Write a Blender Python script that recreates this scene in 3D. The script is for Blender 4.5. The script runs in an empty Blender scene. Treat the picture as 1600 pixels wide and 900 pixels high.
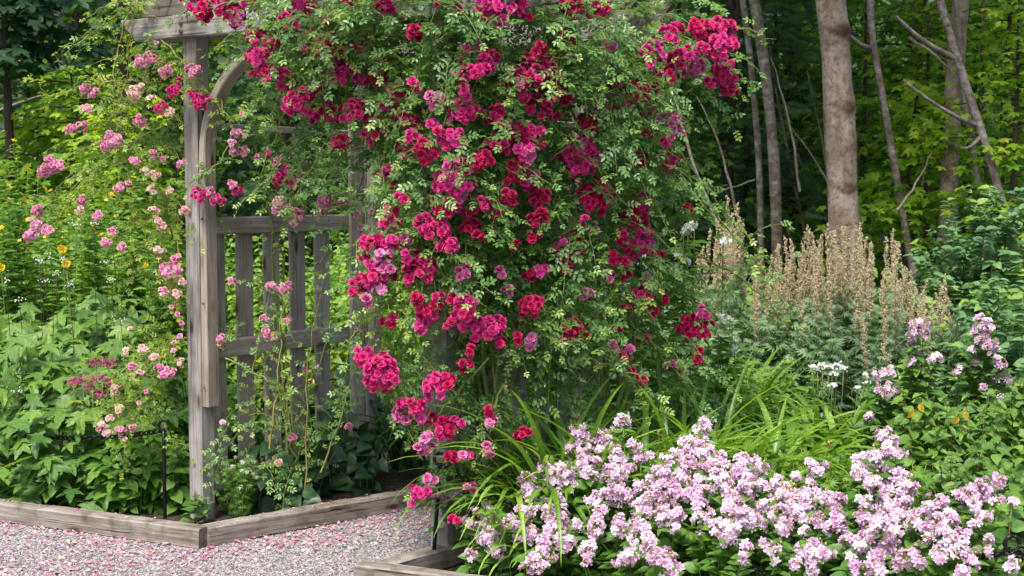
import bpy, math, random
import numpy as np

R = np.random.default_rng(7)
random.seed(7)
sc = bpy.context.scene
COL = sc.collection
F = 2200.0
PITCH = math.atan(150 / F)
EYE = np.array([0.0, 0.0, 1.5])
cp, sp_ = math.cos(PITCH), math.sin(PITCH)
def ray(px, py):
    u = (px - 800) / F; v = (450 - py) / F
    return np.array([u, cp + v * sp_, -sp_ + v * cp])
def P(px, py, Y):
    d = ray(px, py); return EYE + d * (Y / d[1])
def G(px, py, z=0.0):
    d = ray(px, py); return EYE + d * ((z - 1.5) / d[2])
def nrm(v):
    v = np.asarray(v, float); return v / (np.linalg.norm(v, axis=-1, keepdims=True) + 1e-9)
UP = np.array([0, 0, 1.0])

# ------------------------------------------------------------------ mesh kit
class Acc:
    def __init__(s): s.V = []; s.T = []; s.r = []; s.t = []; s.g = []; s.n = 0
    def add(s, V, T, r=0.5, t=0.0, g=None):
        V = np.asarray(V, float).reshape(-1, 3); T = np.asarray(T, int).reshape(-1, 3); k = len(V)
        s.V.append(V); s.T.append(T + s.n)
        s.r.append(np.broadcast_to(np.asarray(r, float), (k,)).copy())
        s.t.append(np.broadcast_to(np.asarray(t, float), (k,)).copy())
        s.g.append(V.copy() if g is None else np.asarray(g, float)); s.n += k
    def inst(s, tpl, pos, Y, N, sc_, r=None):
        tv, tt, ta = tpl
        pos = np.atleast_2d(pos); m = len(pos)
        if m == 0: return
        Y = nrm(np.broadcast_to(Y, (m, 3))); N = np.broadcast_to(N, (m, 3))
        X = nrm(np.cross(Y, N)); Z = np.cross(X, Y)
        sc_ = np.broadcast_to(np.asarray(sc_, float), (m,))
        W = pos[:, None, :] + sc_[:, None, None] * (tv[None, :, 0:1] * X[:, None] + tv[None, :, 1:2] * Y[:, None] + tv[None, :, 2:3] * Z[:, None])
        k = len(tv)
        T = (tt[None] + (np.arange(m) * k)[:, None, None]).reshape(-1, 3)
        if r is None: r = R.random(m)
        s.add(W.reshape(-1, 3), T, np.repeat(np.broadcast_to(r, (m,)), k), np.tile(ta, m))

def link(name, acc, mat, parent=None, loc=None, smooth=True):
    """one mesh object; the coordinates collected are world ones, the object sits at loc"""
    base = np.array(loc if loc is not None else (parent['_b'] if parent is not None and '_b' in parent else (0, 0, 0)), float)
    V = np.concatenate(acc.V) - base; T = np.concatenate(acc.T)
    me = bpy.data.meshes.new(name)
    me.vertices.add(len(V)); me.vertices.foreach_set('co', V.astype(np.float32).ravel())
    me.loops.add(T.size); me.loops.foreach_set('vertex_index', T.astype(np.int32).ravel())
    me.polygons.add(len(T)); me.polygons.foreach_set('loop_start', np.arange(0, T.size, 3, dtype=np.int32))
    me.polygons.foreach_set('use_smooth', np.full(len(T), smooth))
    for nm, ar in (('rv', acc.r), ('tv', acc.t)):
        a = me.attributes.new(nm, 'FLOAT', 'POINT'); a.data.foreach_set('value', np.concatenate(ar).astype(np.float32))
    a = me.attributes.new('gc', 'FLOAT_VECTOR', 'POINT'); a.data.foreach_set('vector', np.concatenate(acc.g).astype(np.float32).ravel())
    me.update(calc_edges=True)
    me.materials.append(mat)
    o = bpy.data.objects.new(name, me); COL.objects.link(o)
    if parent is not None: o.parent = parent; o['_b'] = list(base)
    else: o.location = base; o['_b'] = list(base)
    return o
def tag(o, label=None, cat=None, group=None, kind=None):
    for k, v in (('label', label), ('category', cat), ('group', group), ('kind', kind)):
        if v: o[k] = v
    return o
def thing(name, label, cat, loc, group=None):
    o = bpy.data.objects.new(name, None); COL.objects.link(o); o.location = loc; o.empty_display_size = .1
    o['_b'] = [float(x) for x in loc]
    return tag(o, label, cat, group)
def copy_tree(o, loc, rz, s, label):
    r = o.copy(); COL.objects.link(r); r.location = loc; r.rotation_euler = (0, 0, rz); r.scale = (s, s, s); r['label'] = label
    for ch in o.children:
        c = ch.copy(); COL.objects.link(c); c.parent = r
    return r

def frames(pts):
    t = nrm(np.gradient(pts, axis=0))
    a = np.array([0, 0, 1.0]) if abs(t[0][2]) < .9 else np.array([1.0, 0, 0])
    x = nrm(np.cross(t, a)); y = np.cross(t, x)
    return t, x, y
def tube(acc, pts, rad, sides=5, r=.5, bump=None):
    pts = np.asarray(pts, float); n = len(pts); t, x, y = frames(pts)
    rad = np.broadcast_to(np.asarray(rad, float), (n,))
    an = np.arange(sides) / sides * 2 * math.pi
    rr = rad[:, None] * np.ones(sides)[None]
    if bump is not None: rr = rr * bump(np.linspace(0, 1, n)[:, None], an[None, :])
    V = pts[:, None] + rr[..., None] * (np.cos(an)[None, :, None] * x[:, None] + np.sin(an)[None, :, None] * y[:, None])
    T = []
    i = np.arange(n - 1)[:, None] * sides; j = np.arange(sides)[None]; k = (j + 1) % sides
    T = np.concatenate([np.stack([i + j, i + k, i + sides + k], -1).reshape(-1, 3), np.stack([i + j, i + sides + k, i + sides + j], -1).reshape(-1, 3)])
    V = V.reshape(-1, 3); V = np.vstack([V, pts[-1:]])
    e = (n - 1) * sides; top = [[e + q, e + (q + 1) % sides, n * sides] for q in range(sides)]
    L = np.concatenate([[0], np.cumsum(np.linalg.norm(np.diff(pts, axis=0), axis=1))])
    acc.add(V, np.vstack([T, top]), r, np.append(np.repeat(L, sides), L[-1]))
def bez(p0, p1, p2, n=9):
    t = np.linspace(0, 1, n)[:, None]
    return (1 - t) ** 2 * np.asarray(p0) + 2 * t * (1 - t) * np.asarray(p1) + t * t * np.asarray(p2)
def board(acc, pts, side, w, h, ch=.005, wob=.0, cut0=0, cut1=0):
    """chamfered rectangular bar along pts; 'side' is the direction of its width w; gc runs with the grain"""
    pts = np.asarray(pts, float)
    if len(pts) == 2: pts = np.linspace(pts[0], pts[1], 14)
    n = len(pts); t = nrm(np.gradient(pts, axis=0)); s = nrm(np.asarray(side, float)); u = nrm(np.cross(t, s)); s2 = np.cross(u, t)
    a, b = w / 2, h / 2
    q = [(-a + ch, -b), (a - ch, -b), (a, -b + ch), (a, b - ch), (a - ch, b), (-a + ch, b), (-a, b - ch), (-a, -b + ch)]
    L = np.concatenate([[0], np.cumsum(np.linalg.norm(np.diff(pts, axis=0), axis=1))])
    off = R.random(3) * 40; V = []; g = []
    for i in range(n):
        for (x, y) in q:
            v = pts[i] + s2[i] * x + u[i] * y
            if i == 0: v = v + t[i] * cut0 * (y / h + .5)
            if i == n - 1: v = v + t[i] * cut1 * (y / h + .5)
            V.append(v + R.normal(0, 1, 3) * wob); g.append((L[i] + off[0], x + off[1], y + off[2]))
    T = []
    for i in range(n - 1):
        for k in range(8):
            k2 = (k + 1) % 8; A, B = i * 8, i * 8 + 8
            T += [[A + k, A + k2, B + k2], [A + k, B + k2, B + k]]
    for k in range(1, 7):
        T += [[0, k + 1, k], [(n - 1) * 8, (n - 1) * 8 + k, (n - 1) * 8 + k + 1]]
    acc.add(V, T, R.random(), 0, g)

# ------------------------------------------------------------------ leaf and petal templates (tip +Y, face +Z)
def blade(W, prof, fold=.25, curl=.2, L=1.0):
    rows = len(prof); V = [(0, 0, 0)]; ta = [0]
    for i, (t, w) in enumerate(prof):
        z = -curl * t * t * L
        for sx in (-1, 0, 1):
            V.append((sx * w * W, t * L, z + (abs(sx) * fold * w * W))); ta.append(t)
    V.append((0, L, -curl * L)); ta.append(1)
    T = [(0, 2, 1), (0, 3, 2)]
    for i in range(rows - 1):
        a = 1 + i * 3; b = a + 3
        T += [(a, a + 1, b + 1), (a, b + 1, b), (a + 1, a + 2, b + 2), (a + 1, b + 2, b + 1)]
    a = 1 + (rows - 1) * 3; e = len(V) - 1
    T += [(a, a + 1, e), (a + 1, a + 2, e)]
    return np.array(V, float), np.array(T), np.array(ta, float)
def merge(parts):
    V, T, A, n = [], [], [], 0
    for v, t, a in parts: V.append(v); T.append(t + n); A.append(a); n += len(v)
    return np.vstack(V), np.vstack(T), np.concatenate(A)
def xf(tpl, s=1, rz=0, tilt=0, off=(0, 0, 0)):
    v, t, a = tpl; v = v * s
    c, q = math.cos(tilt), math.sin(tilt); v = np.stack([v[:, 0], v[:, 1] * c - v[:, 2] * q, v[:, 1] * q + v[:, 2] * c], 1)
    c, q = math.cos(rz), math.sin(rz); v = np.stack([v[:, 0] * c - v[:, 1] * q, v[:, 0] * q + v[:, 1] * c, v[:, 2]], 1)
    return v + np.array(off), t, a
LEAFLET = blade(.27, [(.3, .85), (.65, .9)], .3, .12)
OVATE = blade(.34, [(.15, .8), (.4, 1), (.7, .7)], .3, .25)
LANCE = blade(.17, [(.2, .8), (.5, 1), (.8, .55)], .35, .25)
HEART = blade(.46, [(.05, .75), (.25, 1), (.55, .8), (.8, .42)], .25, .3)
def compound(n=3, spread=.36):
    ps = [xf(LEAFLET, .33, 0, .1, (0, .68, 0))]
    for k in range(n):
        y = .64 - k * .22
        for s in (-1, 1): ps.append(xf(LEAFLET, .32 - .03 * k, s * -1.15, .22 * (1 if (k + (s > 0)) % 2 else -.6), (0, y + .02 * s, 0)))
    v = np.array([(-.008, 0, 0), (.008, 0, 0), (.008, .62, 0), (-.008, .62, 0)]); ps.append((v, np.array([[0, 1, 2], [0, 2, 3]]), np.zeros(4)))
    return merge(ps)
ROSELEAF = [compound(3), compound(2)]
def lobed(lobes, teeth=True, droop=.25, cy=.22):
    """palmate leaf: list of (angle, length, halfwidth angle)"""
    V = [(0, cy, 0), (0, 0, 0)]
    for i, (a, l, hw) in enumerate(lobes):
        pr = [(-hw, .42), (-hw * .62, .66), (-hw * .42, .70), (-hw * .22, .88), (0, 1), (hw * .22, .88), (hw * .42, .70), (hw * .62, .66)] if teeth else [(-hw, .45), (-hw * .5, .75), (0, 1), (hw * .5, .75)]
        for da, f in pr: V.append((math.sin(a + da) * l * f, cy + math.cos(a + da) * l * f, 0))
    V.append((0, 0.02, 0)); V = np.array(V, float)
    r2 = V[:, 0] ** 2 + (V[:, 1] - cy) ** 2
    V[:, 2] = -droop * r2 + .06 * np.abs(np.sin(5 * np.arctan2(V[:, 0], V[:, 1] - cy + .001))) * np.sqrt(r2)
    n = len(V); T = [(0, k + 1, k) for k in range(1, n - 1)]
    ta = np.sqrt(r2); return V, np.array(T), ta
PALM = lobed([(-2.0, .42, .38), (-1.05, .66, .48), (0, .8, .5), (1.05, .66, .48), (2.0, .42, .38)], True, .35)
MAPLE = lobed([(-2.0, .4, .4), (-1.0, .7, .5), (0, .8, .5), (1.0, .7, .5), (2.0, .4, .4)], False, .3)
def frond(n=9):
    ps = []
    for k in range(n):
        y = .1 + .85 * k / n; l = .42 * (1 - .7 * k / n)
        for s in (-1, 1):
            v = np.array([(0, y, 0), (s * l * .6, y + l * .25 - .03, -.02), (s * l, y + l * .55, -.06), (s * l * .55, y + l * .42, -.02)])
            ps.append((v, np.array([[0, 1, 3], [1, 2, 3]]) if s > 0 else np.array([[0, 3, 1], [1, 3, 2]]), np.zeros(4)))
    ps.append((np.array([(-.012, 0, 0), (.012, 0, 0), (0, 1, -.04)]), np.array([[0, 1, 2]]), np.zeros(3)))
    return merge(ps)
FROND = frond()
FEATHER = merge([xf(blade(.10, [(.4, 1)], .2, .2), .6 - .03 * abs(k), k * .42, 0, (0, .15 + .05 * (3 - abs(k)), 0)) for k in range(-3, 4)])

def petal(W, cup, curl, notch=0):
    """3x3 grid petal, base at origin"""
    V = []; ta = []
    for i, t in enumerate((0.05, .55, 1.0)):
        for j, sx in enumerate((-1, 0, 1)):
            w = (.25, 1, .72)[i] * W
            z = cup * t * t + (abs(sx) * .10 * t) - (curl * (t > .9)); y = t - (.08 if i == 2 and sx else 0) - (notch if (i == 2 and sx == 0) else 0)
            V.append((sx * w, y, z)); ta.append(t)
    T = []
    for i in range(2):
        for j in range(2):
            a = i * 3 + j; T += [(a, a + 1, a + 4), (a, a + 4, a + 3)]
    return np.array(V, float), np.array(T), np.array(ta)
def jit(tpl, k, rg=R):
    v, t, a = tpl; return v + rg.normal(0, k, v.shape), t, a
def rosette(rings, seed):
    rg = np.random.default_rng(seed); ps = []
    for (n, s, tilt, W, z) in rings:
        o = rg.random() * 6
        for k in range(n):
            ps.append(xf(jit(petal(W, .12, .10), .05, rg), s * rg.uniform(.85, 1.1), o + k * 2 * math.pi / n + rg.normal(0, .12), tilt + rg.normal(0, .15), (0, 0, z)))
    return merge(ps)
DOUBLE = [rosette([(9, .5, .0, .40, 0), (8, .43, .4, .40, .04), (7, .34, .8, .42, .08), (5, .22, 1.2, .45, .12)], s) for s in (1, 2, 3, 4)]
SOAP = [rosette([(5, .5, -.15, .27, 0), (5, .46, .25, .25, .03), (5, .32, .75, .25, .04)], s) for s in (5, 6, 7)]
SOAP = [(v * 1.0, t, a) for v, t, a in SOAP]
DAISY = rosette([(11, .5, .05, .16, 0)], 9)
STAR = rosette([(5, .5, .1, .4, 0)], 10)
def bead():
    V = np.array([(0, 0, 0), (.35, .5, 0), (-.35, .5, 0), (0, .5, .35), (0, .5, -.35), (0, 1, 0)], float)
    return V, np.array([(0, 1, 3), (0, 3, 2), (0, 2, 4), (0, 4, 1), (5, 3, 1), (5, 2, 3), (5, 4, 2), (5, 1, 4)]), V[:, 1]
BEAD = bead()

# ------------------------------------------------------------------ materials
def newmat(name):
    m = bpy.data.materials.new(name); m.use_nodes = True; nt = m.node_tree; nt.nodes.clear()
    return m, nt, nt.nodes, nt.links
def attr(ns, n):
    a = ns.new('ShaderNodeAttribute'); a.attribute_name = n; return a
def ramp(ns, stops):
    r = ns.new('ShaderNodeValToRGB'); e = r.color_ramp.elements
    while len(e) < len(stops): e.new(.5)
    for k, (p, c) in enumerate(stops): e[k].position = p; e[k].color = (*c, 1)
    return r
def foliage_mat(name, cols, rough=.5, trans=.3, tint=(1.25, 1.2, .5), spec=.4):
    m, nt, ns, L = newmat(name)
    a = attr(ns, 'rv'); rp = ramp(ns, [(i / (len(cols) - 1), c) for i, c in enumerate(cols)])
    geo = ns.new('ShaderNodeNewGeometry'); nz = ns.new('ShaderNodeTexNoise'); nz.inputs['Scale'].default_value = 2.2; nz.inputs['Detail'].default_value = 3
    L.new(geo.outputs['Position'], nz.inputs['Vector'])
    ad = ns.new('ShaderNodeMath'); ad.operation = 'MULTIPLY_ADD'; L.new(nz.outputs['Fac'], ad.inputs[0]); ad.inputs[1].default_value = 1.1
    sb = ns.new('ShaderNodeMath'); sb.operation = 'MULTIPLY_ADD'; L.new(a.outputs['Fac'], sb.inputs[0]); sb.inputs[1].default_value = .8; sb.inputs[2].default_value = -.43
    L.new(sb.outputs[0], ad.inputs[2]); L.new(ad.outputs[0], rp.inputs['Fac'])
    fine = ns.new('ShaderNodeTexNoise'); fine.inputs['Scale'].default_value = 90; L.new(geo.outputs['Position'], fine.inputs['Vector'])
    hsv = ns.new('ShaderNodeHueSaturation'); L.new(rp.outputs['Color'], hsv.inputs['Color'])
    mr = ns.new('ShaderNodeMapRange'); mr.inputs['From Min'].default_value = .3; mr.inputs['From Max'].default_value = .7; mr.inputs['To Min'].default_value = .7; mr.inputs['To Max'].default_value = 1.3
    L.new(fine.outputs['Fac'], mr.inputs['Value']); L.new(mr.outputs[0], hsv.inputs['Value'])
    b = ns.new('ShaderNodeBsdfPrincipled'); L.new(hsv.outputs['Color'], b.inputs['Base Color']); b.inputs['Roughness'].default_value = rough
    b.inputs['Specular IOR Level'].default_value = spec
    tr = ns.new('ShaderNodeBsdfTranslucent'); mx = ns.new('ShaderNodeMixRGB'); mx.blend_type = 'MULTIPLY'; mx.inputs['Fac'].default_value = 1
    L.new(hsv.outputs['Color'], mx.inputs['Color1']); mx.inputs['Color2'].default_value = (*[min(2.5, 1.9 * t) for t in tint], 1); L.new(mx.outputs['Color'], tr.inputs['Color'])
    ms = ns.new('ShaderNodeMixShader'); ms.inputs['Fac'].default_value = trans; L.new(b.outputs[0], ms.inputs[1]); L.new(tr.outputs[0], ms.inputs[2])
    o = ns.new('ShaderNodeOutputMaterial'); L.new(ms.outputs[0], o.inputs['Surface']); return m
def petal_mat(name, cols, edge, trans=.25, rough=.6):
    m, nt, ns, L = newmat(name)
    a = attr(ns, 'rv'); t = attr(ns, 'tv'); rp = ramp(ns, [(i / (len(cols) - 1), c) for i, c in enumerate(cols)]); L.new(a.outputs['Fac'], rp.inputs['Fac'])
    pw = ns.new('ShaderNodeMath'); pw.operation = 'POWER'; L.new(t.outputs['Fac'], pw.inputs[0]); pw.inputs[1].default_value = 3
    ml = ns.new('ShaderNodeMath'); ml.operation = 'MULTIPLY'; L.new(pw.outputs[0], ml.inputs[0]); ml.inputs[1].default_value = .45
    mx = ns.new('ShaderNodeMixRGB'); L.new(ml.outputs[0], mx.inputs['Fac']); L.new(rp.outputs['Color'], mx.inputs['Color1']); mx.inputs['Color2'].default_value = (*edge, 1)
    b = ns.new('ShaderNodeBsdfPrincipled'); L.new(mx.outputs['Color'], b.inputs['Base Color']); b.inputs['Roughness'].default_value = rough; b.inputs['Specular IOR Level'].default_value = .25
    tr = ns.new('ShaderNodeBsdfTranslucent'); L.new(mx.outputs['Color'], tr.inputs['Color'])
    ms = ns.new('ShaderNodeMixShader'); ms.inputs['Fac'].default_value = trans; L.new(b.outputs[0], ms.inputs[1]); L.new(tr.outputs[0], ms.inputs[2])
    o = ns.new('ShaderNodeOutputMaterial'); L.new(ms.outputs[0], o.inputs['Surface']); return m
def plain(name, col, rough=.6, metal=0, var=.25, scale=30, bump=0):
    m, nt, ns, L = newmat(name)
    geo = ns.new('ShaderNodeNewGeometry'); nz = ns.new('ShaderNodeTexNoise'); nz.inputs['Scale'].default_value = scale; nz.inputs['Detail'].default_value = 6
    L.new(geo.outputs['Position'], nz.inputs['Vector'])
    rp = ramp(ns, [(.3, tuple(c * (1 - var) for c in col)), (.7, tuple(min(1, c * (1 + var)) for c in col))]); L.new(nz.outputs['Fac'], rp.inputs['Fac'])
    b = ns.new('ShaderNodeBsdfPrincipled'); L.new(rp.outputs['Color'], b.inputs['Base Color']); b.inputs['Roughness'].default_value = rough; b.inputs['Metallic'].default_value = metal
    if bump:
        bp = ns.new('ShaderNodeBump'); bp.inputs['Strength'].default_value = bump; bp.inputs['Distance'].default_value = .01; L.new(nz.outputs['Fac'], bp.inputs['Height']); L.new(bp.outputs[0], b.inputs['Normal'])
    o = ns.new('ShaderNodeOutputMaterial'); L.new(b.outputs[0], o.inputs['Surface']); return m
def wood_mat(name, stops, crack=.5, moss=0):
    m, nt, ns, L = newmat(name)
    g = attr(ns, 'gc')
    mp = ns.new('ShaderNodeMapping'); mp.inputs['Scale'].default_value = (2.2, 60, 60); L.new(g.outputs['Vector'], mp.inputs['Vector'])
    n1 = ns.new('ShaderNodeTexNoise'); n1.inputs['Scale'].default_value = 1.6; n1.inputs['Detail'].default_value = 9; n1.inputs['Roughness'].default_value = .72; n1.inputs['Distortion'].default_value = .12; L.new(mp.outputs[0], n1.inputs['Vector'])
    rp = ramp(ns, stops); L.new(n1.outputs['Fac'], rp.inputs['Fac'])
    # broad stains
    n2 = ns.new('ShaderNodeTexNoise'); n2.inputs['Scale'].default_value = 5; n2.inputs['Detail'].default_value = 5; L.new(g.outputs['Vector'], n2.inputs['Vector'])
    r2 = ramp(ns, [(.32, (.62, .56, .48)), (.6, (1.0, 1.0, 1.0))]); L.new(n2.outputs['Fac'], r2.inputs['Fac'])
    mx = ns.new('ShaderNodeMixRGB'); mx.blend_type = 'MULTIPLY'; mx.inputs['Fac'].default_value = .75; L.new(rp.outputs['Color'], mx.inputs['Color1']); L.new(r2.outputs['Color'], mx.inputs['Color2'])
    # knots
    mk = ns.new('ShaderNodeMapping'); mk.inputs['Scale'].default_value = (4.2, 13, 13); L.new(g.outputs['Vector'], mk.inputs['Vector'])
    vo = ns.new('ShaderNodeTexVoronoi'); vo.inputs['Scale'].default_value = 1; L.new(mk.outputs[0], vo.inputs['Vector'])
    rk = ramp(ns, [(.09, (.10, .06, .035)), (.17, (.75, .62, .5)), (.24, (1, 1, 1))]); L.new(vo.outputs['Distance'], rk.inputs['Fac'])
    m3 = ns.new('ShaderNodeMixRGB'); m3.blend_type = 'MULTIPLY'; m3.inputs['Fac'].default_value = .85; L.new(mx.outputs['Color'], m3.inputs['Color1']); L.new(rk.outputs['Color'], m3.inputs['Color2'])
    # checks (cracks along the grain)
    mc = ns.new('ShaderNodeMapping'); mc.inputs['Scale'].default_value = (2.2, 60, 60); mc.inputs['Location'].default_value = (9, 3, 1); L.new(g.outputs['Vector'], mc.inputs['Vector'])
    n3 = ns.new('ShaderNodeTexNoise'); n3.inputs['Scale'].default_value = 1; n3.inputs['Detail'].default_value = 2; L.new(mc.outputs[0], n3.inputs['Vector'])
    rc = ramp(ns, [(.30, (1 - crack,) * 3), (.36, (1, 1, 1))]); L.new(n3.outputs['Fac'], rc.inputs['Fac'])
    m4 = ns.new('ShaderNodeMixRGB'); m4.blend_type = 'MULTIPLY'; m4.inputs['Fac'].default_value = 1; L.new(m3.outputs['Color'], m4.inputs['Color1']); L.new(rc.outputs['Color'], m4.inputs['Color2'])
    out = m4
    if moss:
        n4 = ns.new('ShaderNodeTexNoise'); n4.inputs['Scale'].default_value = 14; n4.inputs['Detail'].default_value = 8; L.new(g.outputs['Vector'], n4.inputs['Vector'])
        r4 = ramp(ns, [(.5, (0, 0, 0)), (.68, (moss,) * 3)]); L.new(n4.outputs['Fac'], r4.inputs['Fac'])
        m5 = ns.new('ShaderNodeMixRGB'); L.new(r4.outputs['Color'], m5.inputs['Fac']); L.new(m4.outputs['Color'], m5.inputs['Color1']); m5.inputs['Color2'].default_value = (.07, .065, .035, 1); out = m5
    b = ns.new('ShaderNodeBsdfPrincipled'); L.new(out.outputs['Color'], b.inputs['Base Color']); b.inputs['Roughness'].default_value = .82; b.inputs['Specular IOR Level'].default_value = .25
    mm = ns.new('ShaderNodeMixRGB'); mm.blend_type = 'MULTIPLY'; mm.inputs['Fac'].default_value = 1; L.new(n1.outputs['Fac'], mm.inputs['Color1']); L.new(rc.outputs['Color'], mm.inputs['Color2'])
    bp = ns.new('ShaderNodeBump'); bp.inputs['Strength'].default_value = .6; bp.inputs['Distance'].default_value = .006; L.new(mm.outputs['Color'], bp.inputs['Height']); L.new(bp.outputs[0], b.inputs['Normal'])
    o = ns.new('ShaderNodeOutputMaterial'); L.new(b.outputs[0], o.inputs['Surface']); return m
def bark_mat(name, a, b_, scar=(.12, .07, .04), sc_=(3, 3, 12), amt=.8):
    m, nt, ns, L = newmat(name)
    geo = ns.new('ShaderNodeNewGeometry'); mp = ns.new('ShaderNodeMapping'); mp.inputs['Scale'].default_value = sc_; L.new(geo.outputs['Position'], mp.inputs['Vector'])
    n1 = ns.new('ShaderNodeTexNoise'); n1.inputs['Scale'].default_value = 1.4; n1.inputs['Detail'].default_value = 10; n1.inputs['Roughness'].default_value = .65; L.new(mp.outputs[0], n1.inputs['Vector'])
    rp = ramp(ns, [(.3, a), (.7, b_)]); L.new(n1.outputs['Fac'], rp.inputs['Fac'])
    rv = attr(ns, 'rv')
    nf = ns.new('ShaderNodeTexNoise'); nf.inputs['Scale'].default_value = 26; nf.inputs['Detail'].default_value = 6; nf.inputs['Roughness'].default_value = .7; L.new(geo.outputs['Position'], nf.inputs['Vector'])
    rf = ramp(ns, [(.36, (.35, .30, .26)), (.5, (.95, .95, .95)), (.66, (1.25, 1.25, 1.25))]); L.new(nf.outputs['Fac'], rf.inputs['Fac'])
    nb = ns.new('ShaderNodeTexNoise'); nb.inputs['Scale'].default_value = 4.5; nb.inputs['Detail'].default_value = 3; L.new(geo.outputs['Position'], nb.inputs['Vector'])
    rb = ramp(ns, [(.38, (.62, .56, .48)), (.58, (1, 1, 1))]); L.new(nb.outputs['Fac'], rb.inputs['Fac'])
    mf = ns.new('ShaderNodeMixRGB'); mf.blend_type = 'MULTIPLY'; mf.inputs['Fac'].default_value = .8; L.new(rp.outputs['Color'], mf.inputs['Color1']); L.new(rf.outputs['Color'], mf.inputs['Color2'])
    mg = ns.new('ShaderNodeMixRGB'); mg.blend_type = 'MULTIPLY'; mg.inputs['Fac'].default_value = .9; L.new(mf.outputs['Color'], mg.inputs['Color1']); L.new(rb.outputs['Color'], mg.inputs['Color2'])
    mx = ns.new('ShaderNodeMixRGB'); L.new(mg.outputs['Color'], mx.inputs['Color1']); mx.inputs['Color2'].default_value = (*scar, 1)
    ml = ns.new('ShaderNodeMath'); ml.operation = 'MULTIPLY'; L.new(rv.outputs['Fac'], ml.inputs[0]); ml.inputs[1].default_value = amt
    L.new(ml.outputs[0], mx.inputs['Fac'])
    b = ns.new('ShaderNodeBsdfPrincipled'); L.new(mx.outputs['Color'], b.inputs['Base Color']); b.inputs['Roughness'].default_value = .85; b.inputs['Specular IOR Level'].default_value = .2
    bp = ns.new('ShaderNodeBump'); bp.inputs['Strength'].default_value = .5; bp.inputs['Distance'].default_value = .03; L.new(n1.outputs['Fac'], bp.inputs['Height']); L.new(bp.outputs[0], b.inputs['Normal'])
    o = ns.new('ShaderNodeOutputMaterial'); L.new(b.outputs[0], o.inputs['Surface']); return m

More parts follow.
